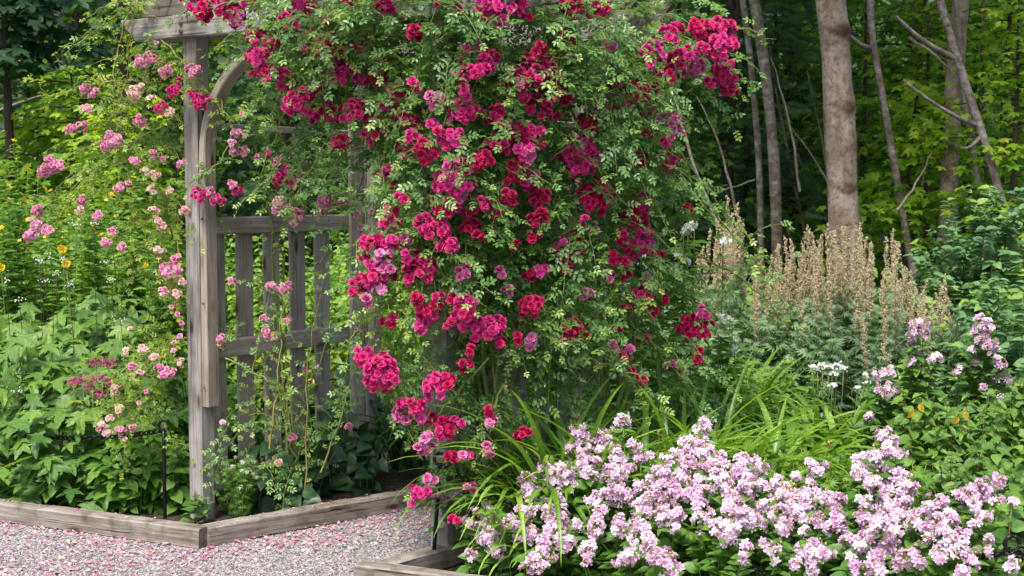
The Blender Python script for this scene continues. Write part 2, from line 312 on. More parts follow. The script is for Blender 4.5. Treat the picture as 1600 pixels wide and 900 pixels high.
M = dict(
    rose=foliage_mat('rose_leaf', [(.030, .086, .017), (.066, .155, .032), (.125, .245, .056), (.27, .35, .065)], .38, .26, spec=.5),
    limerose=foliage_mat('lime_rose_leaf', [(.05, .11, .015), (.11, .20, .025), (.19, .29, .035), (.33, .33, .05)], .45, .3),
    herb=foliage_mat('herb_leaf', [(.035, .10, .020), (.07, .16, .028), (.12, .225, .035), (.20, .30, .045)], .5, .28),
    lime=foliage_mat('lime_leaf', [(.05, .13, .02), (.095, .21, .03), (.15, .28, .035), (.24, .34, .05)], .5, .32),
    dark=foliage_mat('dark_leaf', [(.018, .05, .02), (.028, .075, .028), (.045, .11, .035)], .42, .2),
    blue=foliage_mat('blue_green_leaf', [(.045, .11, .055), (.08, .175, .085), (.13, .25, .09), (.24, .34, .06)], .45, .25),
    mug=foliage_mat('mugwort_leaf', [(.075, .145, .075), (.13, .22, .115), (.21, .31, .15)], .6, .25),
    forest=foliage_mat('forest_leaf', [(.03, .085, .014), (.055, .145, .02), (.11, .22, .025), (.24, .33, .03)], .5, .45),
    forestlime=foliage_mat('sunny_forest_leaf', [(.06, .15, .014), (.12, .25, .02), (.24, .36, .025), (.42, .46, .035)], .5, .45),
    conifer=foliage_mat('conifer_needle', [(.012, .04, .014), (.022, .06, .02), (.035, .085, .025)], .6, .15),
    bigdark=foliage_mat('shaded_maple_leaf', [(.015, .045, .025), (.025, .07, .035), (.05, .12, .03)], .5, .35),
    blade=foliage_mat('daylily_blade', [(.04, .115, .014), (.085, .19, .024), (.15, .28, .036), (.28, .40, .08)], .38, .3, spec=.5),
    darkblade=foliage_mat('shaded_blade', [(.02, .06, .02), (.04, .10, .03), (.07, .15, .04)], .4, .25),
    soapleaf=foliage_mat('soapwort_leaf', [(.04, .11, .018), (.065, .16, .025), (.10, .21, .03), (.17, .28, .04)], .45, .28),
    yellowleaf=foliage_mat('yellowing_leaf', [(.5, .36, .03), (.6, .34, .04)], .5, .35),
    cane=foliage_mat('green_cane', [(.09, .14, .03), (.16, .22, .05), (.24, .22, .06)], .5, .05),
    darkstem=plain('dark_stem', (.045, .028, .022), .6),
    brownstem=plain('brown_stem', (.11, .07, .04), .7),
    crimson=petal_mat('crimson_petal', [(.38, .002, .055), (.52, .004, .11), (.57, .010, .17), (.61, .03, .25), (.66, .12, .36)], (.84, .12, .38), .22),
    red=petal_mat('dark_crimson_petal', [(.28, .002, .03), (.44, .003, .065), (.53, .006, .11)], (.74, .04, .20), .22),
    mauve=petal_mat('mauve_petal', [(.46, .015, .16), (.58, .05, .26), (.66, .18, .42)], (.8, .5, .7), .22),
    pink=petal_mat('pink_petal', [(.62, .13, .30), (.72, .22, .42), (.78, .34, .52), (.80, .46, .60)], (.9, .6, .72), .28),
    palepink=petal_mat('faded_petal', [(.74, .36, .42), (.80, .52, .52), (.80, .62, .54), (.56, .38, .24)], (.85, .66, .6), .28),
    soap=petal_mat('soapwort_petal', [(.64, .35, .56), (.77, .50, .70), (.85, .64, .79), (.92, .82, .88)], (.93, .84, .90), .3),
    white=petal_mat('white_petal', [(.78, .78, .74), (.84, .84, .80)], (.85, .85, .85), .25),
    yellow=petal_mat('yellow_petal', [(.65, .55, .02), (.75, .48, .02)], (.8, .6, .05), .2),
    magenta=petal_mat('magenta_astilbe', [(.35, .03, .14), (.48, .07, .24)], (.55, .15, .3), .2),
    tan=foliage_mat('seed_tan', [(.37, .30, .18), (.51, .43, .27), (.62, .54, .37)], .8, .15, (1.1, 1, .8)),
    calyx=foliage_mat('calyx', [(.20, .24, .06), (.36, .30, .11), (.48, .36, .2)], .6, .2),
    wood=wood_mat('weathered_grey_wood', [(.25, (.11, .10, .095)), (.45, (.26, .245, .24)), (.62, (.38, .365, .36)), (.8, (.48, .465, .455))], .6),
    tanwood=wood_mat('weathered_tan_wood', [(.25, (.13, .11, .09)), (.45, (.27, .235, .20)), (.62, (.39, .35, .31)), (.8, (.47, .44, .41))], .45),
    lattice=wood_mat('lattice_grey_wood', [(.25, (.14, .12, .10)), (.45, (.33, .295, .265)), (.62, (.46, .42, .385)), (.8, (.54, .51, .48))], .5),
    shadewood=wood_mat('shade_painted_rafter_wood', [(.25, (.06, .052, .048)), (.45, (.14, .125, .115)), (.7, (.24, .22, .20))], .5),  # grey timber darkened: the shade on the rafters is put into the colour
    slatwood=wood_mat('shaded_lattice_wood', [(.25, (.11, .09, .075)), (.45, (.26, .225, .195)), (.7, (.38, .345, .31))], .5),
    edgewood=wood_mat('edging_wood', [(.22, (.05, .042, .036)), (.42, (.18, .16, .14)), (.6, (.31, .285, .255)), (.8, (.43, .41, .38))], .85, .7),
    iron=plain('black_iron', (.012, .012, .014), .38, .6, .3, 60, .3),
    steel=plain('galvanised_steel', (.42, .45, .50), .4, .7, .25, 40),
    bolt=plain('dark_bolt', (.10, .09, .09), .5, .5),
    beech=bark_mat('beech_bark', (.26, .195, .155), (.50, .41, .35), (.10, .055, .03), (9, 9, 2.0), .95),
    birch=bark_mat('birch_bark', (.10, .085, .075), (.48, .44, .40), (.08, .05, .03), (9, 9, 14)),
    brown=bark_mat('brown_bark', (.045, .032, .024), (.13, .10, .08), (.05, .03, .02), (6, 6, 2)),
    pale=bark_mat('pale_bark', (.20, .18, .16), (.40, .37, .33), (.2, .15, .1), (8, 8, 3)),
)

# ------------------------------------------------------------------ setting
def ground_sheet():
    a = Acc(); n = 60
    xs = np.sign(np.linspace(-1, 1, n)) * np.abs(np.linspace(-1, 1, n)) ** 3 * 300
    ys = np.sign(np.linspace(-.3, 1, n)) * np.abs(np.linspace(-.3, 1, n)) ** 3 * 600
    X, Yy = np.meshgrid(xs, ys, indexing='ij'); V = np.stack([X, Yy, np.zeros_like(X)], -1).reshape(-1, 3)
    i, j = np.meshgrid(np.arange(n - 1), np.arange(n - 1), indexing='ij'); q = (i * n + j).ravel()
    T = np.concatenate([np.stack([q, q + n, q + n + 1], 1), np.stack([q, q + n + 1, q + 1], 1)])
    a.add(V, T); return a
m, nt, ns, L = newmat('bark_mulch_soil')
geo = ns.new('ShaderNodeNewGeometry'); n1 = ns.new('ShaderNodeTexNoise'); n1.inputs['Scale'].default_value = 22; n1.inputs['Detail'].default_value = 9; L.new(geo.outputs['Position'], n1.inputs['Vector'])
rp = ramp(ns, [(.3, (.012, .009, .006)), (.52, (.045, .032, .022)), (.72, (.10, .075, .05))]); L.new(n1.outputs['Fac'], rp.inputs['Fac'])
b = ns.new('ShaderNodeBsdfPrincipled'); b.inputs['Roughness'].default_value = .95; L.new(rp.outputs['Color'], b.inputs['Base Color'])
bp = ns.new('ShaderNodeBump'); bp.inputs['Strength'].default_value = 1; bp.inputs['Distance'].default_value = .03; L.new(n1.outputs['Fac'], bp.inputs['Height']); L.new(bp.outputs[0], b.inputs['Normal'])
o = ns.new('ShaderNodeOutputMaterial'); L.new(b.outputs[0], o.inputs['Surface']); M['soil'] = m
tag(link('ground', ground_sheet(), M['soil'], smooth=False), kind='structure')
m, nt, ns, L = newmat('fine_gravel')
geo = ns.new('ShaderNodeNewGeometry'); vo = ns.new('ShaderNodeTexVoronoi'); vo.inputs['Scale'].default_value = 140; L.new(geo.outputs['Position'], vo.inputs['Vector'])
rp = ramp(ns, [(0, (.10, .095, .09)), (.4, (.26, .245, .24)), (.75, (.42, .40, .39)), (1, (.55, .52, .5))]); sx = ns.new('ShaderNodeSeparateColor'); L.new(vo.outputs['Color'], sx.inputs[0]); L.new(sx.outputs[0], rp.inputs['Fac'])
b = ns.new('ShaderNodeBsdfPrincipled'); b.inputs['Roughness'].default_value = .9; L.new(rp.outputs['Color'], b.inputs['Base Color'])
bp = ns.new('ShaderNodeBump'); bp.inputs['Strength'].default_value = 1; bp.inputs['Distance'].default_value = .01; L.new(vo.outputs['Distance'], bp.inputs['Height']); bp.invert = True; L.new(bp.outputs[0], b.inputs['Normal'])
o = ns.new('ShaderNodeOutputMaterial'); L.new(b.outputs[0], o.inputs['Surface']); M['gravel'] = m
m, nt, ns, L = newmat('pebble')
rv = attr(ns, 'rv'); rp = ramp(ns, [(0, (.06, .055, .058)), (.35, (.16, .148, .155)), (.7, (.30, .275, .29)), (.9, (.46, .42, .43)), (1, (.34, .26, .24))]); L.new(rv.outputs['Fac'], rp.inputs['Fac'])
b = ns.new('ShaderNodeBsdfPrincipled'); b.inputs['Roughness'].default_value = .8; L.new(rp.outputs['Color'], b.inputs['Base Color']); o = ns.new('ShaderNodeOutputMaterial'); L.new(b.outputs[0], o.inputs['Surface']); M['pebble'] = m

A_ = np.array([-1.42, 6.38]); e1 = np.array([.559, .829]); e1 /= np.linalg.norm(e1); e2 = np.array([e1[1], -e1[0]])
LAB, LAC = 1.165, 1.385
def W(a, c, z): q = A_ + e1 * a + e2 * c; return np.array([q[0], q[1], z])
E1 = np.array([*e1, 0]); E2 = np.array([*e2, 0])
K1 = np.array([-1.315, 5.81]); D1 = nrm([-.901, .434]); D2 = nrm([.842, .745])
K3 = np.array([-.600, 5.27]); D3 = nrm([.9, -.43]); D4 = nrm([.66, .75])
def v3(p, z): return np.array([p[0], p[1], z])
# gravel path polygon: everything in front of the edging and the passage between the beds
poly = [v3(K1 + D1 * 5 + [0, .04], .005), v3(K1 + [0, .02], .005), v3(K1 + D2 * 1.25, .005), v3(K1 + D2 * 1.25 + [1.9, 3.2], .005), v3(K3 + D4 * 1.1 + [2.2, 3.0], .005), v3(K3 + D4 * 1.1, .005), v3(K3, .005), v3(K3 + D3 * 5, .005), (4.5, -3, .005), (-6, -3, .005)]
import bmesh
bm = bmesh.new(); vs = [bm.verts.new(p) for p in poly]; bm.faces.new(vs); bmesh.ops.triangulate(bm, faces=bm.faces[:])
me = bpy.data.meshes.new('gravel_path'); bm.to_mesh(me); bm.free(); me.materials.append(M['gravel'])
go = bpy.data.objects.new('gravel_path', me); COL.objects.link(go); tag(go, kind='structure')
def inpath(p):
    x, y = p[:, 0], p[:, 1]; c = np.zeros(len(p), bool); n = len(poly)
    for i in range(n):
        x1, y1 = poly[i][0], poly[i][1]; x2, y2 = poly[(i + 1) % n][0], poly[(i + 1) % n][1]
        cr = ((y1 > y) != (y2 > y)) & (x < (x2 - x1) * (y - y1) / (y2 - y1 + 1e-12) + x1); c ^= cr
    return c
p = np.stack([R.uniform(-2.7, .6, 60000), R.uniform(5.0, 8.2, 60000)], 1); p = p[inpath(p)][:40000]
def pebble():
    g = (1 + 5 ** .5) / 2
    V = np.array([(-1, g, 0), (1, g, 0), (-1, -g, 0), (1, -g, 0), (0, -1, g), (0, 1, g), (0, -1, -g), (0, 1, -g), (g, 0, -1), (g, 0, 1), (-g, 0, -1), (-g, 0, 1)], float) / 1.9
    T = np.array([(0, 11, 5), (0, 5, 1), (0, 1, 7), (0, 7, 10), (0, 10, 11), (1, 5, 9), (5, 11, 4), (11, 10, 2), (10, 7, 6), (7, 1, 8), (3, 9, 4), (3, 4, 2), (3, 2, 6), (3, 6, 8), (3, 8, 9), (4, 9, 5), (2, 4, 11), (6, 2, 10), (8, 6, 7), (9, 8, 1)])
    V = V + R.normal(0, .13, V.shape); V[:, 2] *= .6; return V, T, np.zeros(12)
a = Acc(); n = len(p)
a.inst(pebble(), np.c_[p, np.full(n, .006)], nrm(np.c_[R.normal(0, 1, (n, 2)), R.normal(0, .2, n)]), nrm(np.c_[R.normal(0, .3, (n, 2)), np.ones(n)]), np.clip(R.lognormal(-5.62, .42, n), .002, .012))
tag(link('gravel', a, M['pebble'], smooth=False), 'loose pale grey gravel stones covering the path', 'gravel', kind='stuff')
# fallen petals
a = Acc(); n = 14000
p = np.stack([R.uniform(-2.7, .5, n), R.uniform(5.0, 7.6, n)], 1)
d1 = np.abs((p - K1) @ np.array([-D1[1], D1[0]])); d2 = np.abs((p - K1) @ np.array([-D2[1], D2[0]]))
keep = inpath(p) & (R.random(n) < np.clip(.10 + .9 * np.exp(-d1 / .13) * (p[:, 0] < K1[0] + .1) + .9 * np.exp(-d2 / .2) + .5 * (np.sin(p[:, 0] * 5 + np.sin(p[:, 1] * 9)) * np.sin(p[:, 1] * 7 + p[:, 0] * 3) > .35), 0, 1)); p = p[keep]; n = len(p)
pt = petal(.42, .25, .1); pt = (pt[0] - np.array([0, .5, 0]), pt[1], pt[2])
th = R.random(n) * 6.3
a.inst(pt, np.c_[p, np.full(n, .0135)], np.c_[np.cos(th), np.sin(th), R.normal(0, .15, n)], nrm(np.c_[R.normal(0, .3, (n, 2)), np.ones(n)]), R.uniform(.007, .019, n))
M['fallen'] = petal_mat('fallen_petal', [(.42, .02, .12), (.58, .08, .24), (.72, .25, .42), (.80, .45, .52), (.80, .5, .3)], (.85, .5, .62), .2)
for (q0, dd, Lk, nn_) in ((K1 + np.array([.0, .045]), D2, 1.3, 70), (K1 + np.array([.0, .045]), D1, 1.6, 45)):
    t_ = R.uniform(.06, Lk, nn_); off = R.uniform(-.03, .03, nn_); pp = np.c_[q0[0] + dd[0] * t_ - dd[1] * off, q0[1] + dd[1] * t_ + dd[0] * off, np.full(nn_, .098)]
    th = R.random(nn_) * 6.3; a.inst(pt, pp, np.c_[np.cos(th), np.sin(th), R.normal(0, .1, nn_)], nrm(np.c_[R.normal(0, .2, (nn_, 2)), np.ones(nn_)]), R.uniform(.006, .012, nn_))
tag(link('fallen_petals', a, M['fallen']), 'fallen crimson and pink petals strewn over the gravel', 'petals', kind='stuff')

# ------------------------------------------------------------------ edging timbers
def edging(p0, p1, lab, w=.08, h=.09, z=.045):
    a = Acc(); p0 = v3(p0, z); p1 = v3(p1, z); d = nrm(p1 - p0)
    n = 34; pts = p0 + (p1 - p0) * np.linspace(0, 1, n)[:, None]; pts[:, 2] += .003 * np.sin(np.linspace(0, 5, n)) + R.normal(0, .0007, n)
    board(a, pts, np.cross(d, UP), w, h, .008, .0009)
    tag(link('edging_timber', a, M['edgewood'], loc=p0, smooth=False), lab, 'edging timber', 'weathered timbers edging the beds')
n1_ = np.array([-D1[1], D1[0]]); n1_ = n1_ if n1_[1] > 0 else -n1_; n2_ = np.array([-D2[1], D2[0]])
edging(K1 + n1_ * .045 + D1 * .0, K1 + n1_ * .045 + D1 * 2.4, 'long cracked grey edging timber below the palmate-leaved plants and arbor post')
edging(K1 + n2_ * .045 + D2 * .055, K1 + n2_ * .045 + D2 * 1.35, 'grey-brown edging timber running from the bed corner past the lattice panel')
n3_ = -np.array([D3[1], -D3[0]]); n3_ = n3_ if n3_[1] > 0 else -n3_; n4_ = np.array([D4[1], -D4[0]])
edging(K3 + n3_ * .045, K3 + n3_ * .045 + D3 * 2.9, 'splintered pale edging timber in front of the soapwort', h=.085, z=.0425)
edging(K3 + n4_ * .05 + D4 * .10, K3 + n4_ * .05 + D4 * 1.15, 'short mossy edging timber beside the bracketed arbor post', h=.085, z=.040)

# ------------------------------------------------------------------ arbor
arb = thing('garden_arbor', 'weathered grey timber arbor with arched braces and a lattice side, covered in climbing roses', 'arbor', W(0, 0, 0))
HB = 2.185
def part(name, pts, side, w, h, mat='wood', **k):
    a = Acc(); board(a, pts, side, w, h, **k); return link(name, a, M[mat], arb, smooth=False)
posts = []
for (u, c) in ((0, 0), (LAB, 0), (0, LAC), (LAB, LAC)):
    posts.append(part('post', [W(u, c, 0.0), W(u, c, 2.30)], E1, .084, .084, 'wood'))
for u in (-.065, LAB + .065):
    part('beam', [W(u, -.30, HB + .05), W(u, LAC + .34, HB + .05)], E1, .038, .10, cut0=-.10, cut1=.10)
for u in (.065, LAB - .065):
    part('beam', [W(u, -.36, HB + .05), W(u, LAC + .36, HB + .05)], E1, .038, .10, cut0=-.10, cut1=.10)
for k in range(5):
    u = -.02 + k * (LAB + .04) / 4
    part('rafter', [W(u, -.29, HB + .175), W(u, LAC + .36, HB + .175)], E1, .042, .14, 'shadewood', cut0=-.14, cut1=.14)
for c in (-.3, .1, .5, .9, 1.3, LAC + .28):
    part('purlin', [W(-.42, c, HB + .275), W(LAB + .42, c, HB + .275)], E2, .04, .05, 'wood')
# arch braces with a straight leg along each post
for u in (0.0, LAB):
    for s, c0 in ((1, .042 + .021), (-1, LAC - .063)):
        pts = [W(u, c0, z) for z in np.linspace(.53, 1.66, 14)]
        rr = .46
        for th in np.linspace(0, math.pi / 2, 14)[1:]:
            pts.append(W(u, c0 + s * rr * (1 - math.cos(th)), 1.66 + (2.135 - 1.66) * math.sin(th)))
        part('arch_brace', pts, E1, .072, .040, 'tanwood', ch=.005)
# a further straight run of the arch head under each beam
    part('arch_head', [W(u, .07 + .44, 2.137), W(u, LAC - .51, 2.137)], E1, .086, .046, 'tanwood')
for c, m_ in ((0, 'lattice'), (LAC, 'lattice')):
    for z, hh in ((1.345, .08), (.775, .085), (1.80, .03), (.16, .08)):
        part('rail', [W(.047, c, z), W(LAB - .047, c, z)], E2, .036, hh, m_)
    for k in range(5):
        x = .135 + k * .182
        part('slat', [W(x, c + (.031 if c == 0 else -.031) * -1, .2), W(x, c + .031 * (-1 if c == 0 else 1), 1.37 if k != 2 else 1.36)], E2, .018, .108, 'lattice')
    part('stile', [W(LAB - .105, c + .03, .12), W(LAB - .105, c + .03, 1.9)], E2, .02, .10, 'lattice')
for z in (1.345, .775):
    for x in (.135 + k * .182 for k in range(5)):
        a = Acc(); tube(a, [W(x, .0175, z + .012), W(x, .0195, z + .012)], .0045, 8); link('screw', a, M['bolt'], arb)
for z in (.62, 1.0, 1.38, 1.62):
    a = Acc(); tube(a, [W(-.0435, .07, z), W(-.0465, .07, z)], .0055, 8); link('screw', a, M['bolt'], arb)
for pc in ((0, LAC),):
    a = Acc(); board(a, [W(pc[0] - .0495, pc[1], .0), W(pc[0] - .0495, pc[1], .085)], E2, .062, .004, .001); br = link('post_bracket', a, M['steel'], arb)
    for q in (-.018, .018):
        a = Acc(); tube(a, [W(pc[0] - .052, pc[1] + q, .055), W(pc[0] - .056, pc[1] + q, .055)], .006, 8); link('bolt', a, M['bolt'], br)
a = Acc(); board(a, [W(.0, .0495, .0), W(.0, .0495, .085)], E1, .06, .004, .001); link('post_bracket', a, M['steel'], arb)
for dz in (.035, .07):
    a = Acc(); tube(a, [W(-.084, -.0, HB + dz - .01), W(-.091, .0, HB + dz - .01)], .009, 8); link('bolt', a, M['bolt'], arb)

# ------------------------------------------------------------------ chain posts and chains
def stake(base, lab, lean=(0, 0), h=.47):
    o = thing('chain_post', lab, 'chain post', v3(base, 0), 'black iron posts carrying the bed chain')
    top = np.array([base[0] + lean[0], base[1] + lean[1], h - .045]); a = Acc(); tube(a, np.linspace(v3(base, 0), top, 6), .0085, 8); link('stake', a, M['iron'], o)
    th = np.linspace(0, 2 * math.pi, 20); a = Acc(); c = top + [0, 0, .022]
    tube(a, np.stack([c[0] + .022 * np.cos(th), c[1] + 0 * th, c[2] + .024 * np.sin(th)], 1), .0065, 7); link('ring', a, M['iron'], o)
    return c
S1 = stake(G(258, 818)[:2], 'black iron chain post with a ring top beside the left arbor post', (.0, 0))
S2 = stake(np.array([-.315, 5.50]), 'black iron chain post leaning by the bracketed post foot', (.03, 0))
S3 = stake(np.array([1.50, 4.16]), 'black iron chain post at the corner of the soapwort bed')
def chain(pa, pb, sag, lab):
    a = Acc(); L_ = np.linalg.norm(pb - pa); n = int(L_ * 1.04 / .030)
    t = np.linspace(0, 1, n + 1); pts = pa + (pb - pa) * t[:, None]; pts[:, 2] -= sag * 4 * t * (1 - t)
    for i in range(n):
        c = (pts[i] + pts[i + 1]) / 2; d = nrm(pts[i + 1] - pts[i]); s = nrm(np.cross(d, UP)); u = np.cross(s, d)
        w = s * .8 + u * .6 if i % 2 else u * .8 - s * .6
        th = np.linspace(0, 2 * math.pi, 13)
        q = c + np.outer(np.cos(th) * .0205, d) + np.outer(np.sin(th) * .0115, w); tube(a, q, .0038, 5)
    tag(link('chain', a, M['iron'], loc=pa), lab, 'chain', 'black chains strung round the beds')
chain(S1 - [0, 0, .02], S1 + np.array([-1.5, .75, -.02]), .09, 'black iron chain sagging through the palmate leaves')
chain(S2 - [0, 0, .02], S3 - [0, 0, .02], .21, 'black iron chain sagging in front of the pink soapwort')
chain(S3 - [0, 0, .02], S3 + np.array([1.4, -.7, -.02]), .1, 'black iron chain leading on past the bed corner')

# ------------------------------------------------------------------ climbing roses
def canes_along(acc, p0, p1, sag, r0, r1, n=12):
    mid = (np.asarray(p0) + p1) / 2 + [0, 0, sag]; pts = bez(p0, mid, p1, n); pts += R.normal(0, .006, pts.shape); tube(acc, pts, np.linspace(r0, r1, n), 5, R.random()); return pts
def leafy(acc, cane, pts, size=.088, step=.028, outward=None, r0=.0022, t0=.0, bias=0):
    L_ = np.concatenate([[0], np.cumsum(np.linalg.norm(np.diff(pts, axis=0), axis=1))]); n = max(2, int(L_[-1] / step))
    s = np.linspace(L_[-1] * t0, L_[-1], n); q = np.stack([np.interp(s, L_, pts[:, k]) for k in range(3)], 1)
    tg = nrm(np.gradient(q, axis=0)); side = nrm(np.cross(tg, UP + R.normal(0, .3, 3)))
    sg = np.where(np.arange(n) % 2, 1, -1)[:, None]
    d = nrm(side * sg * R.uniform(.6, 1.1, (n, 1)) + tg * .55 + R.normal(0, .25, (n, 3)) + [0, 0, -.15]); d[-1] = tg[-1]
    ow = outward if outward is not None else np.zeros(3)
    N = nrm(np.array([0, 0, .75]) + ow * .55 + R.normal(0, .33, (n, 3)))
    sz = size * R.uniform(.7, 1.15, n) * (1 - .35 * (s / L_[-1]) ** 3)
    rv = np.clip(R.normal(.40 + bias, .17, n) + .35 * (s / L_[-1]) ** 4, 0, 1)
    m_ = R.random(n) < .65
    acc.inst(ROSELEAF[0], q[m_], d[m_], N[m_], sz[m_], rv[m_]); acc.inst(ROSELEAF[1], q[~m_], d[~m_], N[~m_], sz[~m_], rv[~m_])
def shoot(acc, cane, st, d, L_, droop=.5, size=.088, bias=0, outward=None, r0=.0022, step=.028, t0=0):
    t = np.linspace(0, 1, 8)[:, None]; pts = st + nrm(d) * L_ * t; pts[:, 2:3] -= droop * L_ * t * t * .6; pts += np.cumsum(R.normal(0, .006, pts.shape), 0)
    tube(cane, pts, np.linspace(r0, r0 * .4, 8), 3, .35 + .5 * R.random()); leafy(acc, cane, pts, size, step, outward, t0=t0, bias=bias); return pts
TOCAM = nrm(np.array([-.1, -1, .25]))
def cluster(parent, px, py, rp, Y, mat, fl=.040, n=None, tpls=DOUBLE, name='flower_cluster', green=None, rvc=None, flat=.75):
    c = P(px, py, Y); Rr = rp * Y / F * 1.02
    n = n or max(2, int(round((Rr / (fl * .50)) ** 2 * 1.7)))
    a = Acc(); got = []
    view = nrm(EYE - c); out = nrm(view * .8 + UP * .45 + R.normal(0, .25, 3))
    tries = 0
    while len(got) < n and tries < 400:
        tries += 1
        u = nrm(R.normal(0, 1, 3) + out * .8); q = c + u * Rr * R.uniform(.45, 1.0) * np.array([1, .8, .95])
        if u @ out < -.15: continue
        if all(np.linalg.norm(q - g[0]) > fl * .46 for g in got): got.append((q, nrm(u * .8 + out * .6)))
    if not got: got = [(c, out)]
    if n == 1: got = [(c, out)]
    base = R.normal(.40, .22) if rvc is None else rvc
    for q, nn in got:
        y = nrm(np.cross(nn, R.normal(0, 1, 3)))
        a.inst(tpls[R.integers(len(tpls))], q[None], y[None], nn[None], fl * R.uniform(.85, 1.15), np.clip(np.array([base + R.normal(0, .17)]), 0, 1))
    if mat in ('crimson', 'red', 'pink', 'palepink') and n > 3:
        for _ in range(max(1, n // 4)):
            u = nrm(R.normal(0, .5, 3) + out); g_ = got[R.integers(len(got))]; a.inst(BEAD, (g_[0] + g_[1] * fl * .12)[None], u[None], R.normal(0, 1, (1, 3)), fl * R.uniform(.28, .45), np.array([.55]))
    o = link(name, a, M[mat], parent); o['label'] = {'crimson': 'crimson double blooms', 'red': 'deep red double blooms', 'mauve': 'faded mauve blooms', 'pink': 'pink pompon blooms', 'palepink': 'faded peach-pink blooms'}.get(mat, '') or o.name
    if mat not in ('crimson', 'red', 'mauve', 'pink', 'palepink'): del o['label']
    return c
def blob_fill(acc, cane, blobs, dens, size=.088, bias=0, lim=None):
    for (px, py, Y, rx, ry, rz, k) in blobs:
        c = P(px, py, Y); rad = np.array([rx * Y / F, rz, ry * Y / F]); n = int(dens * k * (rad[0] * rad[2]) * 100)
        for _ in range(n):
            u = nrm(R.normal(0, 1, 3)); u[1] = -abs(u[1]) if R.random() < .72 else u[1]; u = nrm(u)
            st = c + u * rad * R.uniform(.25, .9)
            d = nrm(u * .8 + R.normal(0, .55, 3) + [0, -.15, .28]); shoot(acc, cane, st, d, R.uniform(.14, .34), R.uniform(.3, 1.1), size, bias + .06 * u[2], nrm(u + TOCAM))

